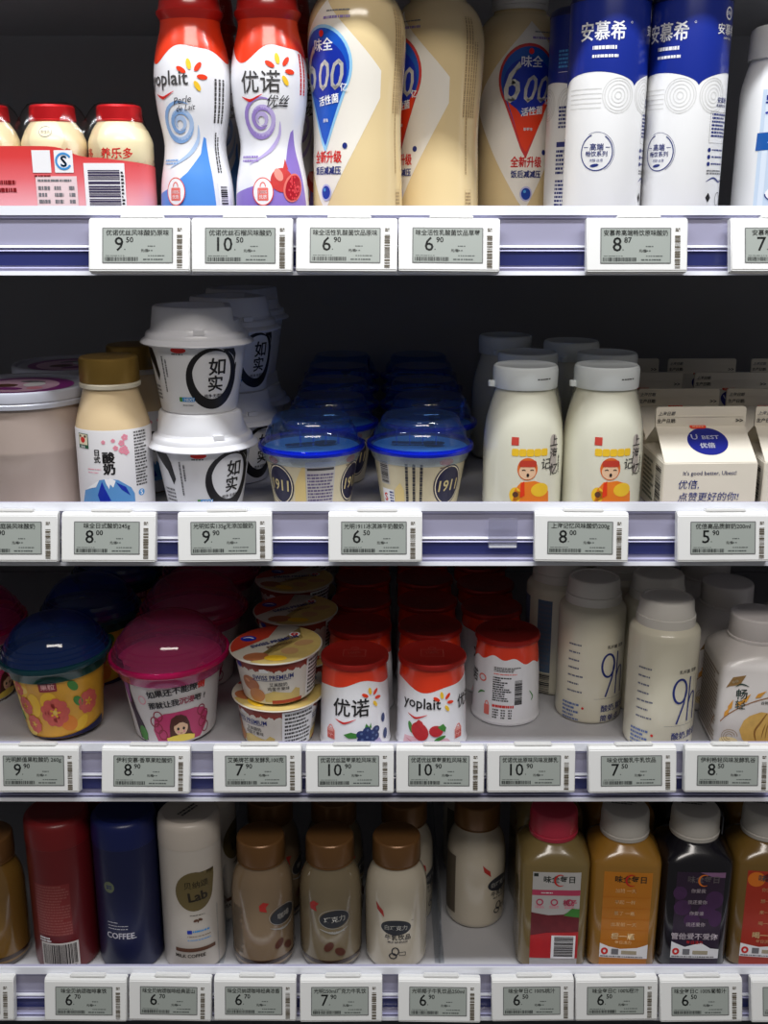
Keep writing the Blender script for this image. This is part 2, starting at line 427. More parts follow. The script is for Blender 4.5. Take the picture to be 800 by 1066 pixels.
for i, (zt, L) in enumerate(TR):
    for (x, nm, p, c, where) in L:
        sd += 1
        price_tag(x, zt, nm, p, c, sd, f'white price tag on the {RN[i]}, {where}', rt.uniform(-3, 2), rt.uniform(-.5, .5), yaw=rt.uniform(-1, 1))
mb = MB(); mb.box(-.0105, .0105, -.003, .0, -.020, 0, clear('milky_clip_plastic', (238, 238, 244), haze=.10)); mb.box(-.0105, .0105, -.0045, -.003, -.022, -.0195, RAILW)
tag(mb.build('rail_clip', loc=(.0862, -.0045, 1.2835), smooth=False, bevel=.0006), 'small clear plastic clip on the second rail left of the milk bottles price tag', 'clip')

# ------------------------------------------------------------------ product builders
def put(root, x, y, z, rot=0, tilt=(0, 0)):
    root.location = (x, y, z + .0004 + .03 * (abs(sin(R(tilt[0]))) + abs(sin(R(tilt[1]))))); root.rotation_euler = (R(tilt[0]), R(tilt[1]), R(rot)); return root
def again(root, x, y, z, label, rot=0, tilt=(0, 0)):
    c = clone(root, tree_of(root)); put(c, x, y, z, rot, tilt); c['label'] = label; return c
def capribs(name, r, z0, z1, mat, parent, n=60, topr=None):
    """ribbed screw cap"""
    mb = MB(); V = []; F = []; prof = [(z0, r), (z0 + .0005, r * 1.01), (z1 - .0025, r), (z1 - .0012, r * .99), (z1 - .0003, r * .95), (z1, r * .88)]
    for zi, (z, rr) in enumerate(prof):
        for k in range(2 * n):
            q = rr * (1 + (.010 if k % 2 else -.006) * (zi in (1, 2)))
            V.append((q * sin(PI * k / n), -q * cos(PI * k / n), z))
    N = 2 * n
    for i in range(len(prof) - 1):
        for k in range(N): F.append((i * N + k, i * N + (k + 1) % N, (i + 1) * N + (k + 1) % N, (i + 1) * N + k))
    V.append((0, 0, z1)); t = len(V) - 1; b = (len(prof) - 1) * N
    for k in range(N): F.append((b + k, b + (k + 1) % N, t))
    mb.add(V, F, mat); return mb.build(name, parent, angle=30)
def petals(L, x, y, s, layer=4, a0=100, miss=False):
    for k, (a, mt) in enumerate(((150, ORED), (100, YEL), (50, ORED), (-5, ORED), (-58, YEL))):
        t = R(a); L.add(ell(0, 0, .0030 * s, .0014 * s, 12, t), mt, x + cos(t) * .0062 * s, y + sin(t) * .0062 * s, layer)
def smile(L, x0, x1, y, mt=RED, layer=4, dip=.0022, w=.0009):
    L.add(stroke([(x0, y), ((x0 * .7 + x1 * .3), y - dip), ((x0 + x1) / 2, y - dip * 1.1), (x1, y + dip * .5)], .0001, w, 5), mt, layer=layer)
def swirl(L, x, y, s, col1, col2, layer=3):
    for k, (mt, rr, a0, a1, w_) in enumerate(((col2, .0115, 60, 350, .0015), (col1, .0085, -150, 150, .0013), (col2, .0060, 20, 320, .0013), (col1, .0034, -100, 230, .0013))):
        P = [(x + s * (rr * (1 - .25 * t / 20)) * cos(R(a0 + (a1 - a0) * t / 20)), y + s * (rr * (1 - .25 * t / 20)) * sin(R(a0 + (a1 - a0) * t / 20))) for t in range(21)]
        L.add(stroke(P, .0002, w_ * s), mt, layer=layer)
    P = [(x + .0115 * s, y - .001), (x + .011 * s, y - .009 * s), (x + .004 * s, y - .017 * s), (x - .010 * s, y - .024 * s)]
    L.add(stroke(P, .0001, .0012 * s, 6), col1, layer=layer)
def wavy(s0, s1, base, top, fn, n=70):
    P = [(s0 + (s1 - s0) * k / n, fn(s0 + (s1 - s0) * k / n)) for k in range(n + 1)]
    V = []; F = []
    for i, (x, y) in enumerate(P): V += [(x, base), (x, top)] if False else [(x, y), (x, top)]
    for i in range(n): F.append((2 * i, 2 * i + 2, 2 * i + 3, 2 * i + 1))
    return V, F

# ---- row 1: small fermented-milk multipack
def multipack():
    r = empty('fermented_milk_multipack')
    cream = M('cream_milk_bottle', (238, 224, 182), .3, coat=.3); foil = M('red_foil', (205, 30, 36), .28, metal=.45, var=.15, scale=90)
    prof = [(0, .0175), (.001, .0195), (.003, .0212), (.0375, .0216), (.040, .0200), (.0425, .0198), (.044, .0212), (.0455, .0222), (.0595, .0222), (.062, .0216), (.068, .0190), (.0735, .0152), (.0745, .0140), (.0755, .0135)]
    xs = [0, -.0462, -.0924, -.1386, -.1848]
    for i, x in enumerate(xs):
        su, b = lathe('bottle', prof, cream, r, 40); b.location.x = x
        _, c = lathe('foil_cap', [(.0735, .0154), (.0745, .0162), (.0750, .0158), (.0830, .0153), (.0842, .0145), (.0846, .013), (.0842, .0125), (.0842, 0)], foil, b, 40, 30)
        L = Label(su, R(4 if i == 0 else 18)); t = text('养乐多', .0075, .02)
        L.add(t, RED, 0, .0525, 2)
        if i == 0: L.add(t, RED, -.030, .0525, 2)
        L.flush('lettering', b)
        if i == 1:
            L = Label(su, 0); L.add(ring(0, 0, .0048, .0034, .0002), GREYP, 0, .0665, 2); L.add(text('活性乳', .0026), GREYP, 0, .0665, 2); L.flush('emblem', b)
    film = clear('clear_shrink_film', (250, 247, 246), .14, refl=.45)
    red = ramp_mat('pack_film_red_to_pink', [(0.0, (246, 190, 196)), (.020, (244, 172, 180)), (.036, (234, 110, 116)), (.050, (222, 66, 66)), (.06, (218, 60, 56))])
    A = Around(-.1848, 0, .0226)
    def edge(x): return .0495 + .0075 / (1 + math.exp((x + .030) / .004)) - .0035 * max(0, (x + .01)) / .03
    L = Label(A); s0, s1 = -.1848 - PI * .0226, PI * .0226
    n = 110; V = []; F = []
    for i in range(n + 1):
        x = s0 + (s1 - s0) * i / n; V += [(x, .001), (x, edge(x))]
    F = [(2 * i, 2 * i + 2, 2 * i + 3, 2 * i + 1) for i in range(n)]
    L.add((V, F), red, layer=0); fo = L.flush('printed_film', r, ds=None)
    L = Label(A)
    L.add(rect(-.0211, .0015, .0064, .0460), WHITE, layer=3)
    L.add(bars(-.0185, .004, .0030, .0415, 22, True, 4), M('ink_violet', (60, 52, 84), .4), layer=5); L.add(fine(.0037, .005, .0056, .041, 16), BLACK, layer=5)
    L.add(rect(-.0557, .0398, -.0432, .0543), WHITE, layer=3)
    L.add(rrect(-.0407, .0398, -.0280, .0543, .0006), WHITE, layer=3)
    L.add(ring(-.0344, .0472, .0050, .0050, .0007, 30, 330), LBLUE, layer=5); L.add(text('S', .0100, .03), LBLUE, -.0343, .0472, 5)
    L.add(fine(-.0550, .0368, -.044, .0386, 1), M('dark_red_print', (130, 20, 26), .4), layer=5)
    L.add(rect(-.0544, .001, -.0263, .0375), M('pale_pink_panel', (238, 214, 216), .4), layer=3)
    L.add(fine(-.053, .0335, -.030, .0360, 1), GREYP, layer=5)
    L.add(join(fine(-.053, .010, -.045, .0320, 5), fine(-.042, .010, -.036, .0320, 5), fine(-.032, .010, -.028, .0320, 5)), GREYP, layer=5)
    L.add(fine(-.125, .047, -.075, .049, 1), M('dark_red_print'), layer=3); L.add(fine(-.115, .026, -.068, .036, 2), M('dark_red_print'), layer=3)
    L.flush('printing', fo)
    # clear film stretched over the caps
    mb = MB(); V = []; F = []; n = 60; m_ = 10
    for i in range(n + 1):
        x = -.2074 + .2300 * i / n; 
        d = min(abs(x - q) for q in xs); top = .0862 - .012 * min(1, max(0, d - .012) / .011) ** 2
        endf = min(1, (x + .2074) / .010, (.0226 - x) / .010); top = .046 + (top - .046) * math.sqrt(max(0, endf)); yy = .0226 * math.sqrt(max(.0, min(1, 1 - max(0, (x - 0) / .0228, (-.1848 - x) / .0228) ** 2)))
        for j in range(m_ + 1):
            a = PI * j / m_; V.append((x, -yy * cos(a) * (.66 + .34 * (1 - sin(a))), .044 + (top - .044) * min(1, sin(a) * 1.12)))
    for i in range(n):
        for j in range(m_): k = i * (m_ + 1) + j; F.append((k, k + 1, k + m_ + 2, k + m_ + 1))
    mb.add(V, F, film); mb.build('clear_film', r)
    return r
mp = put(multipack(), -.1830, .0370, SURFZ[0]); tag(mp, 'shrink-wrapped row of small cream fermented milk bottles with red foil caps', 'drink pack')

# ---- row 1: waisted yogurt drinks with red shoulders
def swirl_drink(kind):
    r = empty('yogurt_drink_bottle')
    body = M('glossy_white_bottle', (240, 240, 244), .28, coat=.3); redm = M('glossy_orange_red', (234, 62, 30), .25, coat=.5)
    prof = [(0, .0215), (.001, .0238), (.004, .0254), (.02, .0256), (.035, .0245), (.048, .0222), (.058, .0212), (.068, .0224), (.08, .0246), (.092, .0258), (.100, .0262), (.110, .0256), (.120, .0238), (.128, .0216), (.133, .0204), (.137, .0202)]
    sp = spl(prof[2:], 3); su, b = lathe('bottle_body', prof[:2] + sp, body, r, 56)
    cap = [(.136, .0199), (.138, .0206), (.1415, .0226), (.1430, .0226), (.1445, .0212), (.149, .0204), (.158, .0196), (.1615, .0190), (.1625, .0176), (.1625, 0)]
    cs, co = lathe('cap', cap, M('deep_red_cap', (196, 34, 28), .28, coat=.5), r, 48, 40)
    L = Label(cs); L.add(text('优诺', .0055, .01, .3), M('cap_emboss', (232, 150, 140), .3), 0, .1535, 3); L.flush('embossing', co)
    C = PI * su.ref
    L = Label(su)
    sh = .0 if kind == 'blue' else .006
    fn = lambda x: .1165 + .0050 * sin((x - sh) / .0262 * 3 + .9) - .0022 * sin((x - sh) / .0262 * 5)
    L.add(wavy(-C, C, 0, .1372, fn, 120), redm, layer=1); L.flush('shoulder_sleeve', b, ds=None, label='wavy-edged orange-red shoulder')
    c1 = M('swirl_pale_' + kind, (176, 200, 234) if kind == 'blue' else (192, 176, 226), .35); c2 = M('swirl_mid_' + kind, (134, 172, 222) if kind == 'blue' else (160, 136, 206), .35)
    base = M('sleeve_base_' + kind, (86, 148, 226) if kind == 'blue' else (146, 122, 204), .3)
    L = Label(su)
    ys = {'blue': .0715, 'purple': .0740}[kind]
    swirl(L, -.004, ys, 1.2, c1, c2)
    if kind == 'blue':
        L.add(poly([(-.030, .001), (-.029, .026), (-.014, .030), (0, .040), (.011, .052), (.014, .063), (.016, .062), (.0185, .040), (.020, .020), (.0205, .001)]), base, layer=1)
    else:
        L.add(poly([(-.034, .001), (-.033, .026), (-.012, .031), (.004, .035), (.013, .042), (.0195, .066), (.022, .068), (.028, .045), (.032, .02), (.033, .001)]), base, layer=1)
        # pomegranate: whole fruit, cut half with seeds
        L.add(ell(.010, .035, .0085, .0080, 24), M('pomegranate_skin', (206, 62, 60), .35, var=.2, scale=200), layer=4)
        L.add(ell(.0075, .0385, .003, .0045, 14, .5), M('pomegranate_light', (238, 150, 136), .35), layer=5)
        L.add(poly([(.011, .042), (.0135, .049), (.0155, .042)]), M('pomegranate_skin'), layer=4)
        L.add(ell(.0185, .030, .0075, .0100, 24, -.5), M('pomegranate_rim', (232, 120, 110), .35), layer=5)
        L.add(ell(.0187, .030, .0062, .0088, 24, -.5), M('pomegranate_flesh', (176, 22, 40), .35), layer=6)
        rr = random.Random(5)
        for _ in range(34):
            a, q = rr.uniform(0, 2 * PI), math.sqrt(rr.random()); L.add(ell(.0187 + q * .0052 * cos(a), .030 + q * .0075 * sin(a), .0007, .0009, 6), M('pomegranate_seed', (226, 70, 78), .3), layer=7)
        L.add(fine(-.025, .0465, -.008, .0515, 2), c2, layer=3)
    ex = -.009 if kind == 'blue' else -.004
    L.add(ell(ex, .0275, .0072, .0090, 28), WHITE, layer=7); L.add(ring(ex, .0275, .0072, .0090, .0003), ORED, layer=8)
    L.add(rrect(ex - .0038, .0215, ex + .0038, .0300, .0008), M('pale_red_print', (236, 120, 110), .4), layer=8); L.add(ring(ex, .0305, .0019, .003, .0004, 0, 180, 12), M('pale_red_print'), layer=8)
    L.add(text('100%', .0030, .01), WHITE, ex, .0272, 9); L.add(text('优质', .0028), WHITE, ex, .0240, 9)
    if kind == 'blue': L.add(fine(-.023, .045, -.008, .049, 2), c2, layer=3)
    lb = L.flush('label', b, ds=.003)
    L = Label(su)
    if kind == 'blue':
        L.add(text('yoplait', .0128, .014, sx=.95), DGREY, -.0125, .0985, 4); petals(L, .0060, .1010, 1.2); smile(L, -.0235, -.0065, .0905)
        L.add(text('Perle', .0062, .002, .35), BLACK, -.0010, .0860, 6, rot=.15); L.add(text('de Lait', .0050, .002, .35), BLACK, .0012, .0812, 6, rot=.1)
        for k in range(3): L.add(fine(0, 0, .030, .0030, 1), DGREY, .0245 + k * .0035, .072, 3, rot=PI / 2)
        L.add(fine(0, 0, .026, .0050, 2), DGREY, .0285, .040, 3, rot=PI / 2)
        L.add(rect(.0225, .002, .034, .034), WHITE, layer=3); L.add(bars(.0245, .003, .031, .031, 26, True, 9), BLACK, layer=5)
    else:
        L.add(text('优诺', .0150, .008, sx=.95), DGREY, -.0040, .0975, 4); petals(L, .0095, .1045, 1.2); smile(L, -.0185, -.0025, .0885)
        L.add(text('优丝', .0080, .004, .3), BLACK, .0085, .0855, 6); L.add(stroke([(.003, .0805), (.008, .0825), (.015, .0820)], .0001, .0004, 3), BLACK, layer=6)
        for k in range(2): L.add(fine(0, 0, .026, .0030, 1), RED, .0285 + k * .004, .090, 3, rot=PI / 2)
        L.add(text('石榴味', .0022), WHITE, .020, .0170, 5)
    L.flush('lettering', lb, ds=.003)
    return r
yb = put(swirl_drink('blue'), -.1312, .0375, SURFZ[0], rot=-6); tag(yb, 'white yogurt drink with red cap and blue swirl, beside the wrapped multipack', 'drink bottle')
yp = put(swirl_drink('purple'), -.0786, .0375, SURFZ[0]); tag(yp, 'white yogurt drink with red cap, purple swirl and pomegranate picture', 'drink bottle')

# ---- row 1: cream lactobacillus bottles
def cream_bottle(kind):
    r = empty('cultured_drink_bottle')
    body = M('cream_liquid_bottle', (232, 208, 158), .2, coat=.6)
    prof = [(0, .028), (.0015, .0305), (.005, .0318), (.02, .0318), (.045, .0312), (.065, .0306), (.085, .0312), (.105, .0328), (.122, .0338), (.134, .0336), (.143, .0318), (.150, .0286), (.155, .0245), (.158, .0208), (.161, .0196), (.163, .0196)]
    su, b = lathe('bottle_body', prof[:2] + spl(prof[2:], 3), body, r, 56)
    cs, co = lathe('cap', [(.1600, .0200), (.1600, .0212), (.163, .0214), (.1635, .0208), (.1640, .0214), (.1735, .0212), (.1750, .0204), (.1755, .019), (.1755, 0)], M('milky_white_cap', (222, 220, 216), .35, coat=.2), r, 56, 30)
    L = Label(su)
    ivory = M('ivory_label_area', (240, 234, 222), .35)
    # pale diamond behind the drop
    L.add(poly([(-.052, .090), (-.040, .105), (0.0, .158 - .008), (.042, .105), (.042, .088), (.0, .018), (-.003, .016), (-.008, .022)]), ivory, layer=1)
    def drop(s, dy=0, n=26):
        P = []
        for k in range(n + 1):
            a = R(-35 + 250 * k / n); P.append((s * .0215 * cos(a), .1085 + s * .0235 * sin(a)))
        P.append((-.004 * s, .1085 - s * .045)); P.append((.0, .1085 - s * .051)); return P
    rim, mid = (LBLUE, RBLUE) if kind == 'blue' else (ORED, RBLUE)
    L.add(poly([(x - .002, y) for x, y in drop(1.09)]), M('pale_sky_rim', (150, 205, 240), .35) if kind == 'blue' else M('rosy_rim', (206, 60, 60), .35), layer=3)
    L.add(poly([(x - .002, y) for x, y in drop(1.0)]), M('drop_azure', (24, 88, 196), .3) if kind == 'blue' else M('drop_azure_dark', (28, 86, 176), .3), layer=4)
    if kind != 'blue':
        L.add(poly([(-.0198, .0985), (-.006, .083), (.0165, .0965), (.012, .082), (-.002, .0575), (-.006, .062)]), ORED, layer=5)
    L.add(ell(-.002, .1055, .0195, .0190, 30), RBLUE, layer=6)
    lb = L.flush('label', b, ds=.003)
    L = Label(su)
    L.add(ell(-.001, .1285, .0020, .0022, 10), RED, layer=8)
    silver = M('silver_print', (218, 216, 210), .25, metal=.3)
    L.add(text('味全', .0085, .02), WHITE, .0, .1215, 8)
    L.add(text('6', .0400, .012, .25, sx=.72), silver, -.0145, .1070, 8); L.add(text('00', .0270, .010, .25, sx=.8), silver, .0050, .1025, 8)
    L.add(text('亿', .0055, .025), WHITE, .0150, .0945, 8)
    L.add(text('活性菌', .0062, .03, .15), WHITE, .002, .0870, 8, rot=.12)
    L.add(text('原味' if kind == 'blue' else '草莓味', .0026, .02), WHITE, -.001, .0740, 8)
    L.add(text('全新升级', .0085, .03, sx=.8), RED, -.001, .0505, 4); L.add(text('饭后减减压', .0058, .03, sx=.9), NAVY, -.001, .0415, 4)
    L.add(ell(-.001, .0270, .0052, .0056, 22), M('berry_halo', (190, 190, 224), .4), layer=4); L.add(ell(-.001, .0270, .0040, .0044, 22), M('berry_blue', (30, 64, 160), .25), layer=5); L.add(ell(-.0022, .0288, .0012, .0012, 10), LBLUE, layer=6)
    L.add(ell(.0150, .0575, .0020, .0020, 14), NAVY, layer=4)
    L.add(fine(-.008, .1415, .010, .1430, 1), GREYP, layer=3, x=.010); L.add(fine(-.010, .1365, .010, .1395, 1), M('mauve_print', (150, 130, 190), .4), layer=3, x=.010)
    tan = M('tan_print', (168, 140, 100), .4)
    for k in range(5): L.add(fine(0, 0, .066 if k < 3 else .05, .0022, 1), tan, .056 + k * .0027, .145 - .066, 3, rot=PI / 2)
    L.add(fine(0, 0, .045, .0018, 1), tan, .059, .040, 3, rot=PI / 2)
    L.add(join(ring(0, 0, .005, .013, .0001, 45, 405, 4), fine(-.003, -.008, .003, .008, 7)), tan, .061, .020, 3)
    L.flush('lettering', lb, ds=.003)
    return r
GA = 'cream cultured milk drinks on the top visible shelf'
ca = put(cream_bottle('blue'), -.0188, .0485, SURFZ[0], rot=-40); tag(ca, 'cream bottle with blue drop emblem turned left, beside the purple swirl bottle', 'drink bottle', GA)
cr = put(cream_bottle('red'), .0388, .0885, SURFZ[0], rot=-58); tag(cr, 'cream bottle with red-edged emblem mostly hidden, middle of the three cream bottles', 'drink bottle', GA)
again(cr, .1040, .1420, SURFZ[0], 'cream bottle showing its full red-edged blue 600 emblem, rightmost of the three', rot=11)
again(ca, -.0200, .1250, SURFZ[0], 'cream bottle hidden behind the one with the blue drop emblem', rot=-20)

# ---- row 1: slim blue and white bottles
def slim_bottle(kind):
    r = empty('slim_yogurt_bottle'); rr = .0270
    body = M('satin_white_body', (242, 242, 242), .32, var=.01)
    prof = [(0, .0245), (.0015, .0262), (.004, rr), (.148, .0268), (.152, .0258), (.154, .0235), (.1545, 0)]
    su, b = lathe('bottle_body', prof, body, r, 56, ref=rr)
    blue = M('slim_bottle_blue', (20, 42, 140), .28, coat=.4)
    lathe('shrink_cap', [(.1485, .02705), (.1490, .0273), (.1525, .0263), (.1545, .0240), (.1552, .020), (.1552, 0)], M('dark_blue_cap', (16, 26, 84), .35), r, 56, 40)
    C = PI * rr; L = Label(su)
    def fn(x):
        p = (x / rr - R(52)) % (2 * PI / 3); q = p / (2 * PI / 3)          # three scallops around
        return .0945 + .0095 * (abs(sin(PI * q)) ** .5)
    L.add(wavy(-C, C, 0, .1486, fn, 160), blue, layer=1); lb = L.flush('blue_sleeve', b, ds=None)
    L = Label(su); pale = M('pale_grey_emboss', (222, 222, 220), .4)
    for cx_ in (.0127, .0362, -.0440, -.0200 - .0480):
        for q in (.0105, .0090, .0068, .0045, .0022): L.add(ring(cx_, .0890, q, q * 1.05, .00035), pale, layer=1)
    for q in (.0810, .0840, .0870, .0900, .0930): L.add(rect(-.024, q, .0015, q + .0007), pale, layer=1)
    L.flush('embossed_columns', b, ds=.003)
    L = Label(su)
    L.add(ring(0, .0530, .0108, .0118, .00035, -250, 60), NAVY, layer=2); L.add(ring(0, .0530, .0120, .0130, .00012, -60, 120), NAVY, layer=2)
    L.add(text('高端', .0048, .015), NAVY, 0, .0565, 2); L.add(text('畅饮系列', .0038, .015), NAVY, 0, .0520, 2); L.add(text('浓醇·丝滑', .0022), NAVY, 0, .0478, 2)
    L.add(ell(-.001, .0445, .0030, .0010, 14, .15), NAVY, layer=2); L.add(rect(-.009, .0560, -.006, .0564), NAVY, layer=2); L.add(rect(.006, .0560, .009, .0564), NAVY, layer=2)
    L.add(text('安慕希', .0125, .02, sx=.85), WHITE, .0, .1290, 3); L.add(ring(.0195, .1340, .0006, .0006, .0001), WHITE, layer=3)
    L.add(fine(-.006, .1175, .010, .1200, 1, .9), WHITE, layer=3); L.add(fine(-.006, .1125, .012, .1145, 1, .9), WHITE, layer=3)
    # back panel, to the right
    s = .046
    L.add(ring(s, .1405, .0034, .0036, .0005), WHITE, layer=3); L.add(text('伊利', .0032, .02), WHITE, s, .1405, 3)
    L.add(text('安慕希', .0072, .02), WHITE, s, .1305, 3); L.add(text('AMBPOMIAI', .0019, .01), WHITE, s, .1250, 3)
    L.add(text('安慕希', .0040, .02), NAVY, s, .0865, 2); L.add(text('高端畅饮系列', .0022, .01), NAVY, s, .0830, 2)
    L.add(ring(s - .001, .0690, .0140, .0140, .00013, 45, 405, 4), GREYP, layer=2); L.add(fine(s - .0095, .0625, s + .0085, .0785, 7), NAVY, layer=2)
    L.add(join(*[ell(s - .0100, .0545 - k * .0045, .0014, .0014, 12) for k in range(3)]), NAVY, layer=2)
    for k in range(3): L.add(fine(s - .0075, .0537 - k * .0045, s + .007, .0555 - k * .0045, 1), NAVY, layer=2)
    L.add(fine(s - .011, .0385, s + .007, .0420, 2), GREYP, layer=2)
    L.add(stroke([(s - .011, .034), (s - .004, .0365), (s + .004, .034), (s + .011, .036)], .0001, .0006, 4), NAVY, layer=2)
    L.add(ring(s + .004, .0225, .004, .0045, .0003), GREYP, layer=2); L.add(text('♦', .006), BLACK, s - .008, .0235, 2)
    # nutrition panel, to the left
    s = -.045
    L.add(fine(s - .010, .1130, s + .008, .1260, 5), LBLUE, layer=3); L.add(rect(s - .010, .1105, s + .009, .1108), WHITE, layer=3)
    L.add(fine(s - .008, .072, s + .008, .088, 6), NAVY, layer=2); L.add(rect(s - .009, .0595, s + .009, .0630), NAVY, layer=2)
    L.add(join(fine(s - .009, .040, s - .002, .058, 6), fine(s + .003, .040, s + .009, .058, 6), fine(s - .009, .012, s + .009, .037, 9)), NAVY, layer=2)
    L.flush('lettering', lb, ds=.003)
    return r
GB = 'slim blue and white yogurt bottles on the top visible shelf'
sb = put(slim_bottle('a'), .1535, .0400, SURFZ[0], rot=-21); tag(sb, 'slim white bottle with blue upper half, round stamp emblem near its middle', 'drink bottle', GB)
again(sb, .2085, .0400, SURFZ[0], 'slim blue and white bottle with its text panel facing front, beside the white-capped bottle', rot=-50)
again(sb, .1480, .0960, SURFZ[0], 'slim blue and white bottle behind, nutrition panel showing left of the nearer one', rot=62)
again(sb, .2060, .0970, SURFZ[0], 'slim blue and white bottle in the second row, seen between the two in front', rot=10)
for k, (x, y) in enumerate(((-.130, .0985), (-.074, .097))):
    again((yb, yp)[k], x, y, SURFZ[0], ('red-capped yogurt drink hidden behind the blue swirl bottle', 'red-capped yogurt drink hidden behind the pomegranate bottle')[k], rot=40)

# ---- row 1: wide white bottle with white cap at the right edge
def wide_bottle():
    r = empty('white_yogurt_bottle'); body = M('satin_white_body')
    prof = [(0, .0325), (.0015, .0342), (.004, .0352), (.092, .0350), (.098, .0342), (.106, .0322), (.112, .0306), (.114, .0300), (.117, .0300)]
    su, b = lathe('bottle_body', prof, body, r, 60, 50)
    lathe('cap', [(.1145, .0306), (.1150, .0318), (.1315, .0314), (.1345, .0306), (.1360, .0285), (.1362, 0)], M('plain_white_cap', (232, 232, 230), .38), r, 60, 35)
    L = Label(su); C = PI * .035
    L.add(rect(-.030, .004, .050, .094), M('sky_tint_label', (196, 212, 230), .35), layer=1)
    for k in range(7): L.add(rect(-.027 + k * .011, .004, -.023 + k * .011, .094), M('sky_stripe_label', (216, 226, 238), .35), layer=2)
    L.add(poly([(-.032, .0545), (-.0315, .0660), (.040, .0690), (.040, .0570)]), M('banner_blue', (26, 88, 166), .3), layer=3)
    L.add(ell(0, .026, .022, .0075, 30), WHITE, layer=3); L.add(ring(0, .026, .022, .0075, .0004, 180, 360), NAVY, layer=4); L.add(ell(0, .0285, .0190, .0048, 26), CREAM, layer=4)
    L.add(ell(-.003, .034, .0085, .0070, 22, .4), YEL, layer=5); L.add(ell(.000, .036, .0035, .0045, 16, .4), M('peach_red', (214, 92, 44), .35), layer=6); L.add(ell(.010, .031, .008, .0055, 20), ORG, layer=5)
    for k in range(8): L.add(ell(-.014 + .0035 * k, .0255 + .001 * sin(k * 2), .0012, .0008, 8), M('oat_brown', (206, 170, 110), .4), layer=6)
    lb = L.flush('label', b)
    L = Label(su)
    L.add(text('安慕希', .0150, .008), RBLUE, -.0055, .0850, 4); L.add(text('希腊风味酸奶', .0032, .01), NAVY, -.010, .0755, 4); L.add(fine(-.018, .0705, .004, .0718, 1), GREYP, layer=4)
    L.add(text('AMBPOMIAI', .0088, .012, .1, sx=1.0), WHITE, .000, .0625, 5); L.add(text('燕麦+黄桃', .0026, .01), LBLUE, -.012, .0580, 5)
    L.flush('lettering', lb, ds=.003); return r
wb = put(wide_bottle(), .2850, .0490, SURFZ[0], rot=-3); tag(wb, 'wide white bottle with white screw cap and peach picture, at right edge of top row', 'drink bottle')
# ------------------------------------------------------------------ row 2
def tub():
    r = empty('yogurt_tub')
    body = M('frosted_tub', (196, 178, 168), .38, var=.03, scale=40, coat=.3)
    prof = [(0, .041), (.0015, .0428), (.004, .0436), (.045, .0452), (.0470, .0462), (.0500, .0466), (.082, .0486), (.086, .0490)]
    su, b = lathe('tub_body', prof, body, r, 64, 25)
    lid = M('frosted_lid', (190, 192, 204), .3, coat=.4)
    ls, lo = lathe('lid', [(.0820, .0500), (.0825, .0512), (.0855, .0516), (.0865, .0508), (.0875, .0516), (.0920, .0518), (.0940, .0512), (.0950, .0500), (.0945, .0480), (.0928, .0470), (.0926, 0)], lid, r, 64, 30)
    f = Flat((0, 0, .0928), (1, 0, 0), (0, 1, 0)); L = Label(f)
    L.add(ell(0, 0, .0385, .0385, 48), M('purple_lid_label', (140, 40, 132), .35), layer=1); L.add(ell(-.002, -.002, .0300, .0310, 40), M('lilac_lid_picture', (222, 180, 204), .4, var=.25, scale=120), layer=2)
    for k, (x, y, rx, ry, mt) in enumerate(((-.012, -.004, .010, .008, BROWNP), (.008, .004, .008, .010, WHITE), (.015, -.012, .006, .006, PINK), (-.004, -.018, .012, .006, M('purple_lid_label')), (.002, .016, .010, .004, GREYP))): L.add(ell(x, y, rx, ry, 20), mt, layer=3)
    L.flush('lid_label', lo, ds=None)
    L = Label(su, 0); L.add(rect(-.052, .004, -.0085, .034), WHITE, layer=1); L.add(fine(-.050, .006, -.010, .032, 9), GREEN, layer=2); L.flush('label', b); return r
tb = put(tub(), -.2765, .0640, SURFZ[1], rot=-6); tag(tb, 'large frosted pinkish yogurt tub with purple-labelled clear lid, at left edge', 'tub')
again(tb, -.2680, .1760, SURFZ[1], 'large frosted yogurt tub in shadow directly behind the front one', rot=30)

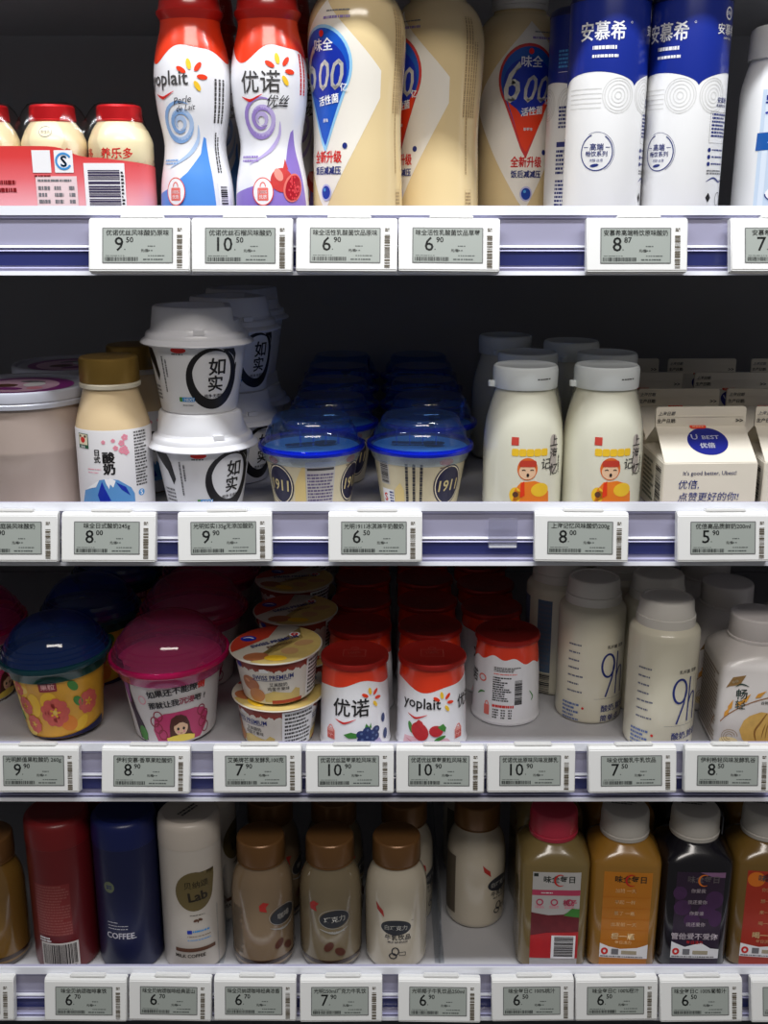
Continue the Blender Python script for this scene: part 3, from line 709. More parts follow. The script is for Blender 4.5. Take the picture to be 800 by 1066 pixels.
def gold_bottle():
    r = empty('yogurt_bottle'); body = M('warm_cream_glass', (226, 200, 158), .22, coat=.5)
    prof = [(0, .0255), (.0015, .0272), (.004, .0278), (.066, .0278), (.072, .0266), (.079, .0248), (.087, .0222), (.093, .0206), (.097, .0200), (.0985, .0200)]
    su, b = lathe('bottle_body', prof[:3] + spl(prof[3:], 3), body, r, 56)
    lathe('collar', [(.0955, .0198), (.0965, .0222), (.0990, .0225), (.1000, .0212)], M('pale_collar', (226, 218, 196), .35), r, 48, 30)
    gold = M('brushed_gold_cap', (160, 128, 62), .32, metal=.55)
    cp = capribs('cap', .0215, .1000, .1185, gold, r, 70)
    L = Label(su); C = PI * .0278
    L.add(rect(-C, .001, C, .0675), M('pale_paper_label', (232, 230, 232), .4), layer=1); lb = L.flush('label', b)
    L = Label(su, dy=.009)
    L.add(rect(-.0235, .0445, -.0130, .0555), M('logo_green', (44, 92, 66), .4), layer=3); L.add(rect(-.0228, .0472, -.0137, .0550), CREAM, layer=4)
    L.add(ell(-.0183, .0508, .0024, .0022, 14), RED, layer=5); L.add(ell(-.0208, .0535, .0012, .0010, 10), BROWNP, layer=5); L.add(ell(-.0156, .0535, .0012, .0010, 10), BROWNP, layer=5)
    L.add(text('味全', .0022, .02), WHITE, -.0183, .0457, 5)
    L.add(vtext('日式', .0052, 1.0, .04), BLACK, -.0065, .0420, 3); L.add(vtext('酸奶', .0090, .95, .05), BLACK, .0020, .0385, 3)
    for (x, y, s) in ((-.001, .0500, .8), (.0060, .0510, .8), (.0120, .0490, 1.2), (.0145, .0530, 1.3), (.0075, .0455, 1.0), (.0120, .0435, 1.3), (.0150, .0420, 1.2), (.0140, .0450, 1.1)):
        for k in range(5): a = k * 1.2566 + x * 900; L.add(ell(x + .0011 * s * cos(a), y + .0011 * s * sin(a), .0009 * s, .0009 * s, 8), PINK, layer=3)
    L.add(join(fine(-.0150, .0290, -.004, .0300, 1), fine(-.0150, .0265, -.006, .0275, 1)), PINK, layer=3)
    mt = M('mountain_blue', (92, 150, 206), .4)
    L.add(poly([(-.024, .002), (-.020, .0125), (-.006, .0215), (.001, .0228), (.008, .0215), (.017, .0150), (.0195, .010), (.0195, .002)]), mt, layer=3)
    L.add(poly([(-.020, .0125), (-.006, .0215), (-.009, .016), (-.013, .015)]), WHITE, layer=4); L.add(poly([(-.002, .0225), (.003, .0228), (.006, .0210), (.004, .0160), (.002, .0185), (.001, .0150), (-.001, .0190)]), WHITE, layer=4)
    L.add(poly([(-.004, .0205), (-.002, .0150), (.002, .006), (-.006, .004), (-.008, .010)]), RBLUE, layer=4); L.add(poly([(.006, .020), (.010, .014), (.016, .009), (.013, .016)]), RBLUE, layer=4)
    L.add(fine(.0215, .0150, .0330, .0570, 18), DGREY, layer=3); L.add(ell(.0255, .0100, .0028, .0026, 16), LBLUE, layer=3); L.add(text('S', .005, .03), WHITE, .0255, .0100, 4)
    L.flush('lettering', lb, ds=.003); return r
gb = put(gold_bottle(), -.2035, .0420, SURFZ[1]); tag(gb, 'cream yogurt bottle with gold screw cap and blue mountain label, beside the big tub', 'bottle')
again(gb, -.2010, .1130, SURFZ[1], 'gold-capped cream bottle in shadow behind the one with the mountain label', rot=35)

def white_cup():
    r = empty('lidded_yogurt_cup'); body = M('matte_white_cup', (228, 228, 230), .42)
    prof = [(0, .0275), (.0012, .0290), (.003, .0296), (.053, .0378), (.0545, .0392), (.0560, .0394), (.0570, .0385)]
    su, b = lathe('cup_body', prof, body, r, 60, 30, ref=.033)
    lidm = M('white_plastic_lid', (232, 232, 236), .33, coat=.2)
    lp = [(.0540, .0395), (.0522, .0428), (.0530, .0437), (.0545, .0430), (.0562, .0404), (.0568, .0398), (.0600, .0393), (.0610, .0385), (.0622, .0362), (.0640, .0352), (.0700, .0330)]
    ls, lo = lathe('lid', lp + [(.0702, .0), ], lidm, r, 60, 32)
    # raised drinking-lid plateau with a cut-away flat side and a sunk centre
    mb = MB(); V = []; F = []; n = 48
    def oc(k, rr):
        a = 2 * PI * k / n; x, y = rr * sin(a), -rr * cos(a); return (min(x, rr * .80), y)
    for z, rr in ((.0635, .0352), (.0790, .0334), (.0805, .0322), (.0805, .0268), (.0745, .0255)):
        for k in range(n): x, y = oc(k, rr); V.append((x, y, z))
    for i in range(4):
        for k in range(n): j = (k + 1) % n; F.append((i * n + k, i * n + j, (i + 1) * n + j, (i + 1) * n + k))
    V.append((-.003, 0, .0745)); c = len(V) - 1
    for k in range(n): F.append((4 * n + k, 4 * n + (k + 1) % n, c))
    mb.add(V, F, lidm); mb.box(-.003, .005, -.0385, -.0345, .0615, .0650, lidm); mb.build('lid_plateau', lo, angle=35)
    L = Label(su); ref = .033; X0 = .0105
    L.add(ring(X0, .0300, .0175, .0215, .0009, 130, 425, 44, .0040), BLACK, layer=2); L.add(ring(X0, .0300, .0165, .0205, .0004, 60, 200, 30, .0016), BLACK, layer=2)
    L.add(poly([(X0 + .006, .0505), (X0 + .016, .0505), (X0 + .0185, .0460), (X0 + .018, .0400), (X0 + .016, .0445), (X0 + .012, .0480)]), BLACK, layer=2)
    L.add(ell(X0 + .0195, .036, .0008, .0035, 10), BLACK, layer=2)
    L.add(text('如', .0140, .022), BLACK, X0 + .003, .0375, 3); L.add(text('实', .0130, .022), BLACK, X0 + .002, .0245, 3); L.add(text('纯净·无添加', .0030, .015), BLACK, X0 + .001, .0150, 3)
    L.add(ell(-.0135, .0500, .0055, .0022, 18), RED, layer=2); L.add(fine(-.0185, .0462, -.0085, .0478, 1), DGREY, layer=2)
    for k, (x, h) in enumerate(((-.0270, .0300), (-.0240, .0180))): L.add(fine(0, 0, h, .0016, 1, .9), GREYP, x, .047 - h, 2, rot=PI / 2)
    L.add(rrect(-.0140, .0105, -.0040, .0140, .0004), LBLUE, layer=2); L.add(text('NEXT', .0032, .02), WHITE, -.0082, .0122, 3); L.add(rrect(-.0165, .0105, -.0135, .0140, .0006), GREEN, layer=2); L.add(fine(-.0140, .0070, -.0050, .0084, 1), GREYP, layer=2)
    # dark shape and print on the far left side
    L.add(poly([(-.0560, .0500), (-.0380, .0500), (-.0350, .0430), (-.0330, .0300), (-.0360, .0250), (-.0400, .0360), (-.0480, .0440)]), BLACK, layer=2)
    L.add(fine(-.048, .010, -.036, .022, 4), GREYP, layer=2)
    L.flush('printing', b, ds=.003); return r
GC = 'white lidded yogurt cups in stacks on the second shelf'
wc = put(white_cup(), -.1385, .0530, SURFZ[1], rot=27); wc.scale = (.96, .96, .96); tag(wc, 'white lidded cup with black brush circle, bottom of the front stack', 'yogurt cup', GC)
again(wc, -.1395, .0520, SURFZ[1] + .0768, 'white lidded cup with black brush circle, standing on the front stack', rot=10, tilt=(0, .6))
again(wc, -.1285, .1450, SURFZ[1], 'white lidded cup in shadow, bottom of the second stack back', rot=34)
again(wc, -.1275, .1450, SURFZ[1] + .0768, 'white lidded cup in shadow, top of the second stack back', rot=30)
again(wc, -.1285, .2350, SURFZ[1], 'white lidded cup deep in shadow, bottom of the third stack back', rot=-10)
again(wc, -.1285, .2350, SURFZ[1] + .0768, 'white lidded cup deep in shadow, top of the third stack back', rot=-20)

BLUEC = clear('blue_clear_plastic', (168, 208, 255), .05, haze=.03)
BLUER = clear('deep_blue_clear_rim', (10, 50, 225), .12, haze=.30)
def sundae_cup(kind=0):
    r = empty('blue_lidded_sundae_cup'); body = M('printed_ivory_cup', (224, 212, 176), .35, var=.12, scale=70)
    su, b = lathe('cup_body', [(0, .0280), (.0012, .0296), (.003, .0302), (.0480, .0372), (.0490, .0376)], body, r, 60, 30, ref=.032)
    lathe('clear_rim', [(.0400, .0366), (.0420, .0380), (.0470, .0392), (.0482, .0400), (.0500, .0392)], clear('pale_rim_plastic', (214, 226, 236), .08, haze=.25), r, 60, 30)
    lathe('foil_seal', [(.0492, .0374), (.0496, 0)], M('sky_foil_seal', (150, 206, 238), .35, metal=.1, var=.2, scale=60), r, 60)
    ls, lo = lathe('dome_lid', [(.0520, .0405), (.0535, .0392), (.0550, .0372), (.0585, .0364), (.0625, .0356), (.0655, .0335), (.0662, .0318), (.0680, .0316), (.0722, .0302), (.0740, .0282), (.0744, 0)], BLUEC, r, 60, 30)
    lathe('lid_rim', [(.0478, .0400), (.0482, .0418), (.0500, .0424), (.0522, .0420), (.0530, .0405), (.0515, .0395)], BLUER, r, 60, 40)
    # spoon lying in the lid and moulded squares
    mb = MB(); mb.loft(Surf([(.0, .0), (.0005, .0090), (.0015, .0095), (.002, 0)], ay=.6), M('navy_spoon', (20, 32, 74), .3)); mb.box(-.004, -.032, -.002, .002, .0004, .0016, M('navy_spoon')); so = mb.build('folding_spoon', r, loc=(.010, -.004, .0510))
    mb = MB()
    for x in (-.018, -.008, .002, .012): mb.box(x, x + .0012, -.0312, -.029, .0560, .0700, BLUEC)
    mb.build('moulded_ridge', lo)
    L = Label(su)
    for c in ((-.036, .0265) if kind == 0 else (.0240, .0840)):
        L.add(ell(c, .0240, .0130, .0165, 30), M('dark_medallion', (34, 32, 62), .35), layer=2); L.add(ring(c, .0240, .0116, .0150, .0004), CREAM, layer=3)
        L.add(text('1911', .0125, .02, .1, sx=.85), M('gold_numerals', (214, 196, 140), .3), c, .0235, 4)
        L.add(ell(c - .004, .0430, .0050, .0020, 18), RED, layer=3); L.add(ring(c - .004, .0430, .0055, .0024, .0003), RED, layer=3); L.add(fine(c - .009, .0380, c + .002, .0392, 1), BROWNP, layer=3)
    sw = M('vanilla_swirl', (230, 206, 140), .4)
    if kind == 0:
        L.add(rect(-.0135, .003, .0075, .0440), M('pale_info_panel', (206, 202, 196), .4), layer=2); L.add(rect(-.0125, .0372, .0065, .0392), DGREY, layer=3)
        L.add(fine(-.0125, .004, .0065, .0350, 12), M('violet_grey_print', (104, 92, 128), .4), layer=3)
        L.add(poly([(-.024, .004), (-.022, .026), (-.016, .040), (-.014, .040), (-.014, .003)]), sw, layer=1)
    else:
        c = -.0290
        L.add(rect(c - .004, .0230, c + .006, .0420), M('pale_info_panel', (206, 202, 196), .4), layer=2); L.add(bars(c - .003, .0240, c + .005, .0410, 16, True, 8), DGREY, layer=3)
        L.add(rect(c - .004, .005, c + .009, .0190), WHITE, layer=2); L.add(text('S', .0090, .03), RED, c, .0120, 3); L.add(fine(c + .0045, .006, c + .0085, .0180, 5), NAVY, layer=3)
        for k in range(3): L.add(fine(0, 0, .038, .0022, 1, .9), DGREY, -.0075 + k * .0052, .004, 3, rot=PI / 2)
        L.add(poly([(-.020, .004), (-.019, .020), (-.014, .026), (-.011, .020), (-.011, .004)]), sw, layer=1)
    L.flush('printing', b, ds=.003); return r
GD = 'cups with clear blue lids on the second shelf'
sc1 = put(sundae_cup(), -.0555, .0550, SURFZ[1], rot=20); sc1.scale = (.97, .97, .97); tag(sc1, 'ivory cup with clear blue lid, front, its small-print panel facing forward', 'yogurt cup', GD)
sc2 = put(sundae_cup(1), .0272, .0550, SURFZ[1], rot=-3, tilt=(0, .5)); sc2.scale = (.97, .97, .97); tag(sc2, 'ivory cup with clear blue lid, front, its bar code and 1911 medallion showing', 'yogurt cup', GD)
ordn = ['second', 'third', 'fourth', 'fifth']
for k in range(4):
    again(sc1, -.0455, .1430 + .0880 * k, SURFZ[1], f'blue-lidded cup in shadow, {ordn[k]} from the front in the left line', rot=30 * k)
    again(sc2, .0370 + .001 * ((k + 1) % 2), .1440 + .0870 * k, SURFZ[1], f'blue-lidded cup in shadow, {ordn[k]} from the front in the right line', rot=80 - 30 * k)

def milk_bottle():
    r = empty('glass_milk_bottle'); body = M('milk_white_glass', (232, 230, 210), .14, coat=.8)
    prof = [(0, .0275), (.0015, .0292), (.004, .0298), (.046, .0300), (.058, .0297), (.070, .0285), (.080, .0262), (.088, .0238), (.094, .0222), (.099, .0218)]
    su, b = lathe('bottle_body', prof[:3] + spl(prof[3:], 3), body, r, 60)
    capm = M('translucent_white_cap', (238, 244, 244), .3, coat=.3)
    cs, co = lathe('cap', [(.0955, .0226), (.0955, .0236), (.0962, .0240), (.1085, .0242), (.1108, .0236), (.1118, .0224), (.1112, .0212), (.1110, 0)], capm, r, 56, 32)
    mb = MB(); mb.loft(Surf([(0, 0), (.0002, .0028), (.004, .0030), (.0045, .0026), (.0045, 0)]), capm, 16); mb.build('pull_tab', co, loc=(-.0250, -.003, .0960))
    L = Label(cs); L.add(fine(.006, .1030, .020, .1045, 1), DGREY, layer=2); L.flush('date_print', co)
    L = Label(su, R(3), dy=.011)
    L.add(rect(-.0140, .0455, -.0085, .0515), M('seal_red', (206, 72, 60), .4), layer=2)
    L.add(join(*[rrect(-.0135 + .0055 * k, .0375, -.0082 + .0055 * k, .0430, .0012) for k in range(5)]), YEL, layer=2)
    skin = M('drawn_skin', (236, 196, 160), .4)
    L.add(ell(-.0015, .0280, .0075, .0085, 24), M('drawn_orange', (226, 110, 40), .4), layer=2); L.add(ell(-.0015, .0260, .0062, .0058, 22), skin, layer=3)
    L.add(rrect(-.0075, .0295, .0050, .0345, .0018), M('drawn_hat_red', (196, 64, 46), .4), layer=4)
    L.add(stroke([(-.0055, .0270), (-.0042, .0276), (-.0030, .0270)], .0003, None, 2), BLACK, layer=5); L.add(stroke([(.0005, .0270), (.0018, .0276), (.0030, .0270)], .0003, None, 2), BLACK, layer=5); L.add(ell(-.0012, .0235, .0010, .0014, 10), BLACK, layer=5)
    L.add(poly([(-.0120, .002), (-.0105, .012), (-.0060, .0180), (.0040, .0190), (.0110, .0165), (.0160, .010), (.0165, .002)]), ORG, layer=2); L.add(ell(.0085, .0120, .0070, .0052, 20), YEL, layer=3); L.add(ell(-.0100, .0080, .0045, .0060, 16), YEL, layer=2)
    L.add(poly([(-.0060, .0170), (-.0035, .0190), (-.0030, .008), (-.0065, .006)]), ORED, layer=4); L.add(ell(-.0098, .0085, .0022, .0022, 12), BROWNP, layer=3)
    L.add(rrect(.0165, .0235, .0235, .0525, .0034), M('plaque_grey', (178, 168, 160), .4), layer=2)
    L.add(text('上', .0090, .008, .1), BLACK, .0200, .0480, 4); L.add(text('海', .0088, .008, .1), BLACK, .0200, .0385, 4)
    L.add(text('记', .0088, .008, .1), BLACK, .0128, .0315, 4); L.add(text('忆', .0095, .008, .1), BLACK, .0205, .0265, 4)
    L.add(fine(0, 0, .018, .0022, 1), DGREY, .0275, .023, 3, rot=PI / 2)
    L.flush('printing', b, ds=.003); return r
GE = 'white milk bottles with milky caps on the second shelf'
mk = put(milk_bottle(), .1052, .0440, SURFZ[1]); tag(mk, 'milk bottle with translucent white cap and orange cartoon print, left of the front pair', 'milk bottle', GE)
again(mk, .1655, .0440, SURFZ[1], 'milk bottle with white cap, right of the front pair beside the carton', rot=1)
for x, y, n in ((.1160, .1150, 'behind the left milk bottle'), (.1795, .1130, 'behind the right milk bottle'), (.1110, .2350, 'third row, above left of the front left cap'), (.1640, .1920, 'third row, between the front caps')):
    again(mk, x, y, SURFZ[1], f'milk bottle in shadow, {n}', rot=60)

def carton():
    r = empty('gable_milk_carton'); pap = M('carton_paperboard', (232, 224, 208), .45, var=.02, scale=50)
    w_, d, h, hr = .0345, .0345, .0430, .0640                # half width, half depth, eave, ridge height
    mb = MB()
    V = [(-w_, -d, 0), (w_, -d, 0), (w_, d, 0), (-w_, d, 0), (-w_, -d, h), (w_, -d, h), (w_, d, h), (-w_, d, h),
         (-w_ * .985, -.0012, hr), (w_ * .985, -.0012, hr), (w_ * .985, .0012, hr), (-w_ * .985, .0012, hr), (-w_ * .55, 0, h + .010), (w_ * .55, 0, h + .010)]
    F = [(3, 2, 1, 0), (0, 1, 5, 4), (1, 2, 6, 5), (2, 3, 7, 6), (3, 0, 4, 7), (4, 5, 9, 8), (6, 7, 11, 10), (4, 8, 12), (7, 12, 11), (4, 12, 7), (5, 13, 9), (6, 10, 13), (5, 6, 13), (8, 9, 10, 11), (8, 11, 12), (9, 13, 10)]
    mb.add(V, F, pap); b = mb.build('carton_body', r, smooth=False, bevel=.0006)
    mb = MB(); n = 5; P = [(-w_ * .985, hr - .001), (w_ * .985, hr - .001)]
    for k in range(n + 1): a = R(90 * k / n); P.append((w_ * .985 - .002 + .002 * cos(a), hr + .0125 + .002 * sin(a)))
    for k in range(n + 1): a = R(90 + 90 * k / n); P.append((-w_ * .985 + .002 + .002 * cos(a), hr + .0125 + .002 * sin(a)))
    N = len(P); mb.add([(x, -.0013, z) for x, z in P] + [(x, .0013, z) for x, z in P], [tuple(range(N)), tuple(range(2 * N - 1, N - 1, -1))] + [(i, N + i, N + (i + 1) % N, (i + 1) % N) for i in range(N)], pap)
    mb.box(-w_ * .92, w_ * .92, -.0018, -.0013, hr + .0068, hr + .0078, pap); fo = mb.build('top_fin', r, smooth=False)
    L = Label(Flat((0, -.0019, hr), (1, 0, 0), (0, 0, 1))); L.add(text('上海日期', .0032, .02, .3), GREYP, -.026, .0098, 1); L.add(text('生产日期:', .0034, .02, .1), DGREY, -.026, .0042, 1); L.add(text('>>', .0050, .02), BLACK, .0290, .0040, 1); L.flush('fin_print', fo, ds=None)
    sl = Vector((0, d - .0012, hr - h)).normalized(); L = Label(Flat((0, -d, h), (1, 0, 0), tuple(sl)))
    k = (hr - h) and math.hypot(d, hr - h)
    cy = k * .58
    L.add(ell(0.002, cy - .001, .0150, .0145, 36, -.12), M('oval_royal', (26, 34, 130), .3), layer=2); L.add(rrect(-.0085, cy + .0125, .0040, cy + .0168, .002), ORED, layer=4); L.add(fine(-.0065, cy + .0140, .002, cy + .0152, 1), CREAM, layer=5)
    L.add(text('U', .0078, .02), WHITE, -.0072, cy + .0036, 4); L.add(text('BEST', .0056, .02, sx=1.1), WHITE, .0048, cy + .0030, 4); L.add(text('优倍', .0058, .03), WHITE, .001, cy - .0055, 4)
    L.flush('roof_logo', b, ds=None)
    L = Label(Flat((0, -d, 0), (1, 0, 0), (0, 0, 1)))
    L.add(text("It's good better, Ubest!", .0042, .008, sx=1.0), NAVY, -.0005, .0350, 3); L.add(text('优倍,', .0072, .005, .12), NAVY, -.0155, .0268, 3); L.add(text('点赞更好的你!', .0072, .005, .12), NAVY, -.0005, .0175, 3)
    L.flush('slogan', b, ds=None)
    for sg in (-1, 1):
        L = Label(Flat((sg * w_, 0, 0), (0, sg, 0), (0, 0, 1)))
        L.add(bars(-.030 if sg > 0 else .012, .006, -.014 if sg > 0 else .028, .038, 26, True, 7), BLACK, layer=2); L.add(fine(-.026 if sg < 0 else -.006, .006, .006 if sg < 0 else .026, .038, 9), M('olive_print', (90, 96, 70), .4), layer=2)
        L.flush('side_print', b, ds=None)
    return r
GF = 'white gable-top milk cartons on the second shelf'
ct = put(carton(), .2405, .0500, SURFZ[1], tilt=(0, -.7)); tag(ct, 'white gable-top milk carton with blue oval logo, front', 'milk carton', GF)
again(ct, .3160, .0520, SURFZ[1], 'white gable-top carton cut off by the right edge, front row', rot=-2)
names = ['second row', 'third row', 'fourth row']
for k, (xs_, y, rt_) in enumerate((((.2455, .3200), .1360, (1, -2)), ((.2388, .3178), .2260, (0, 1)), ((.3170, .4000), .3180, (1, 0)))):
    for j, x in enumerate(xs_):
        again(ct, x, y, SURFZ[1], f'gable-top carton in shadow, {names[k]} back, {("left", "right")[j]} one', rot=rt_[j])
again(ct, .2400, .3180, SURFZ[1], 'gable-top carton in shadow, fourth row back, far left behind the milk bottles', rot=1)
# ------------------------------------------------------------------ row 3
def domed_cup(kind):
    r = empty('domed_dessert_cup')
    if kind == 'blue':
        body = M('mango_print_base', (240, 172, 50), .38, var=.28, scale=55); dome = clear('blue_dome_plastic', (70, 125, 235), .06, haze=.07); rim = clear('teal_rim_plastic', (16, 80, 92), .12, haze=.55)
    else:
        body = M('white_printed_cup', (222, 218, 216), .4); dome = clear('pink_dome_plastic', (242, 120, 185), .06, haze=.10); rim = clear('hot_pink_rim_plastic', (222, 24, 110), .12, haze=.45)
    su, b = lathe('cup_body', [(0, .0315), (.0015, .0332), (.004, .0340), (.0620, .0420), (.0640, .0432), (.0655, .0434)], body, r, 64, 30, ref=.0385)
    lathe('foil_seal', [(.0654, .0430), (.0657, 0)], M('foil_' + kind, (206, 196, 120) if kind == 'blue' else (226, 190, 200), .35, metal=.4), r, 60)
    lathe('lid_skirt', [(.0560, .0425), (.0565, .0437), (.0640, .0462), (.0665, .0480), (.0675, .0494)], clear('skirt_' + kind, (40, 110, 110) if kind == 'blue' else (222, 110, 165), .1, haze=.25), r, 64, 30)
    lathe('lid_rim', [(.0665, .0478), (.0668, .0500), (.0690, .0506), (.0710, .0498), (.0712, .0478)], rim, r, 64, 50)
    prof = [(.0712, .0480), (.0750, .0468), (.0755, .0456), (.0785, .0450), (.0790, .0438), (.0825, .0426), (.0830, .0412)] + spl([(.0870, .0390), (.0930, .0340), (.0975, .0270), (.1000, .0190), (.1008, .0090), (.1010, 0)], 3)
    ls, lo = lathe('dome_lid', prof, dome, r, 64, 25)
    L = Label(su, dy=0 if kind == 'blue' else .002, dx=0 if kind == 'blue' else -.001); L.k = 1 if kind == 'blue' else 1.22
    if kind == 'blue':
        yl = M('mango_yellow', (246, 196, 50), .4); rd = M('flower_coral', (216, 98, 88), .4, var=.2, scale=200)
        rr = random.Random(11)
        for k in range(26): L.add(ell(rr.uniform(-.11, .11), rr.uniform(.006, .056), rr.uniform(.006, .012), rr.uniform(.004, .009), 18, rr.uniform(0, 3)), (yl, M('mango_orange', (236, 140, 40), .4), M('mango_pale', (250, 214, 110), .4))[k % 3], layer=1 + (k % 3))
        for (cx_, cy_, s) in ((.0085, .0270, 1.25), (-.0210, .0320, .8), (-.0155, .0150, .8), (-.0245, .0480, .6), (.040, .03, 1)):
            for q in range(9): a = q * .698; L.add(ell(cx_ + .0060 * s * cos(a), cy_ + .0068 * s * sin(a), .0046 * s, .0040 * s, 14, a), rd, layer=5)
            for q in range(5): a = q * 1.2566; L.add(ell(cx_ + .0028 * s * cos(a), cy_ + .0028 * s * sin(a), .0012 * s, .0008 * s, 8, a), yl, layer=6)
        for (x, y) in ((.0265, .050), (.030, .034), (-.034, .02)): L.add(ell(x, y, .0035, .0060, 14, .6), GREEN, layer=5)
        L.add(rrect(-.0015, .0478, .0135, .0575, .001), M('maroon_badge', (150, 44, 60), .4), layer=6); L.add(text('果粒', .0060, .03), M('badge_pale', (232, 180, 176), .4), .006, .0525, 7)
        L.add(poly([(-.030, .001), (.060, .001), (.060, .0100), (.035, .0055), (.01, .0030), (-.02, .0020)]), M('navy_cup_base', (24, 26, 80), .4), layer=7)
    else:
        L.add(poly([(-.052, .001), (-.052, .058), (-.030, .060), (-.026, .050), (-.0285, .038), (-.026, .024), (-.021, .012), (-.020, .001), (-.028, .001), (-.031, .020), (-.037, .040), (-.040, .02), (-.041, .001)]), M('plum_side_print', (52, 28, 56), .4), layer=2)
        L.add(poly([(-.036, .045), (-.027, .058), (-.022, .058), (-.029, .044), (-.030, .028), (-.033, .028)]), M('purple_ribbon_print', (150, 96, 160), .4), layer=3)
        L.add(poly([(-.0110, .001), (-.0135, .010), (-.0115, .0190), (-.004, .0235), (.006, .0245), (.0175, .0250), (.0245, .0230), (.0285, .017), (.0275, .009), (.022, .001)]), M('raspberry_cloud', (196, 62, 112), .4), layer=2)
        rose = M('raspberry_dark', (150, 40, 66), .4)
        for sgn, cx_ in ((-1, -.0095), (1, .0235)):
            for (dx, dy) in ((0, 0), (.002 * sgn, .005), (-.001 * sgn, .0095), (.003, -.005)): L.add(ring(cx_ + dx, .0120 + dy, .0030, .0038, .0004), rose, layer=3)
        hair = M('drawn_brown_hair', (84, 44, 34), .4)
        L.add(poly([(-.0015, .004), (-.001, .014), (.0005, .0195), (.004, .0220), (.0075, .0222), (.0110, .0200), (.0130, .0150), (.0140, .0080), (.0165, .004)]), hair, layer=4)
        L.add(ell(.0068, .0120, .0050, .0062, 22), M('drawn_skin'), layer=5); L.add(poly([(.002, .0135), (.0035, .0180), (.0070, .0190), (.0105, .0175), (.0118, .0135), (.0085, .0160), (.0060, .0160)]), hair, layer=6)
        for x in (.0048, .0088): L.add(ell(x, .0112, .0009, .0012, 10), BLACK, layer=6)
        L.add(ell(.0048, .0088, .0008, .0006, 8), PINK, layer=6); L.add(ell(.0090, .0088, .0008, .0006, 8), PINK, layer=6); L.add(stroke([(.0060, .0080), (.0068, .0075), (.0076, .0080)], .0002), rose, layer=6)
        L.add(poly([(-.0035, .0010), (-.0040, .0045), (.001, .0060), (.0068, .0068), (.0125, .0060), (.0170, .0045), (.0165, .001)]), M('drawn_yellow_collar', (246, 220, 90), .4), layer=7)
        L.add(ring(-.0185, .0330, .0026, .0030, .0003), PINK, layer=3); L.add(ell(.0030, .0525, .0060, .0020, 14, .3), M('pale_rose', (226, 170, 190), .4), layer=2); L.add(ring(.022, .0535, .0035, .0035, .0004), M('pale_rose'), layer=2)
        L.add(ell(-.0235, .006, .004, .006, 12), GREEN, layer=3)
    lb = L.flush('cup_print', b, ds=.003)
    if kind != 'blue':
        L = Label(su, dy=-.003, dx=-.001); L.k = 1.25
        for k, c in enumerate('如果还不能撩倒'): L.add(text(c, .0056, .035), BLACK if k < 6 else RED, -.0110 + k * .0054, .0415 + .0034 * sin(k / 6 * 1.9), 8, rot=.18 - .05 * k)
        for k, c in enumerate('那就让我沉浸吧!'): L.add(text(c, .0052, .035), BLACK if k not in (4, 5) else rose, -.0110 + k * .0050, .0330 + .0030 * sin(k / 6 * 1.9), 8, rot=.18 - .05 * k)
        L.flush('lettering', lb, ds=.003)
    return r
GG = 'dessert cups with coloured domes on the third shelf'
db = put(domed_cup('blue'), -.2655, .0640, SURFZ[2], rot=-6, tilt=(1, -3)); db.scale = (.9, .9, .95); tag(db, 'orange mango-print cup under a dark blue dome, front left', 'dessert cup', GG)
dp = put(domed_cup('pink'), -.1730, .0590, SURFZ[2], rot=8, tilt=(1, -1.5)); dp.scale = (.97, .97, .98); tag(dp, 'white printed cup under a clear pink dome, front', 'dessert cup', GG)
for k in range(3):
    again(db, -.2670, .1650 + .1010 * k, SURFZ[2], f'blue-domed cup in shadow, {ordn[k]} from the front behind the orange cup', rot=40 * k)
    again(dp, -.1725, .1620 + .1010 * k, SURFZ[2], f'pink-domed cup in shadow, {ordn[k]} from the front behind the white printed cup', rot=-30 * k)
ob = domed_cup('pink'); put(ob, -.3640, .1250, SURFZ[2], rot=60); tag(ob, 'domed cup in deep shadow at the far left edge of the third shelf', 'dessert cup', GG)

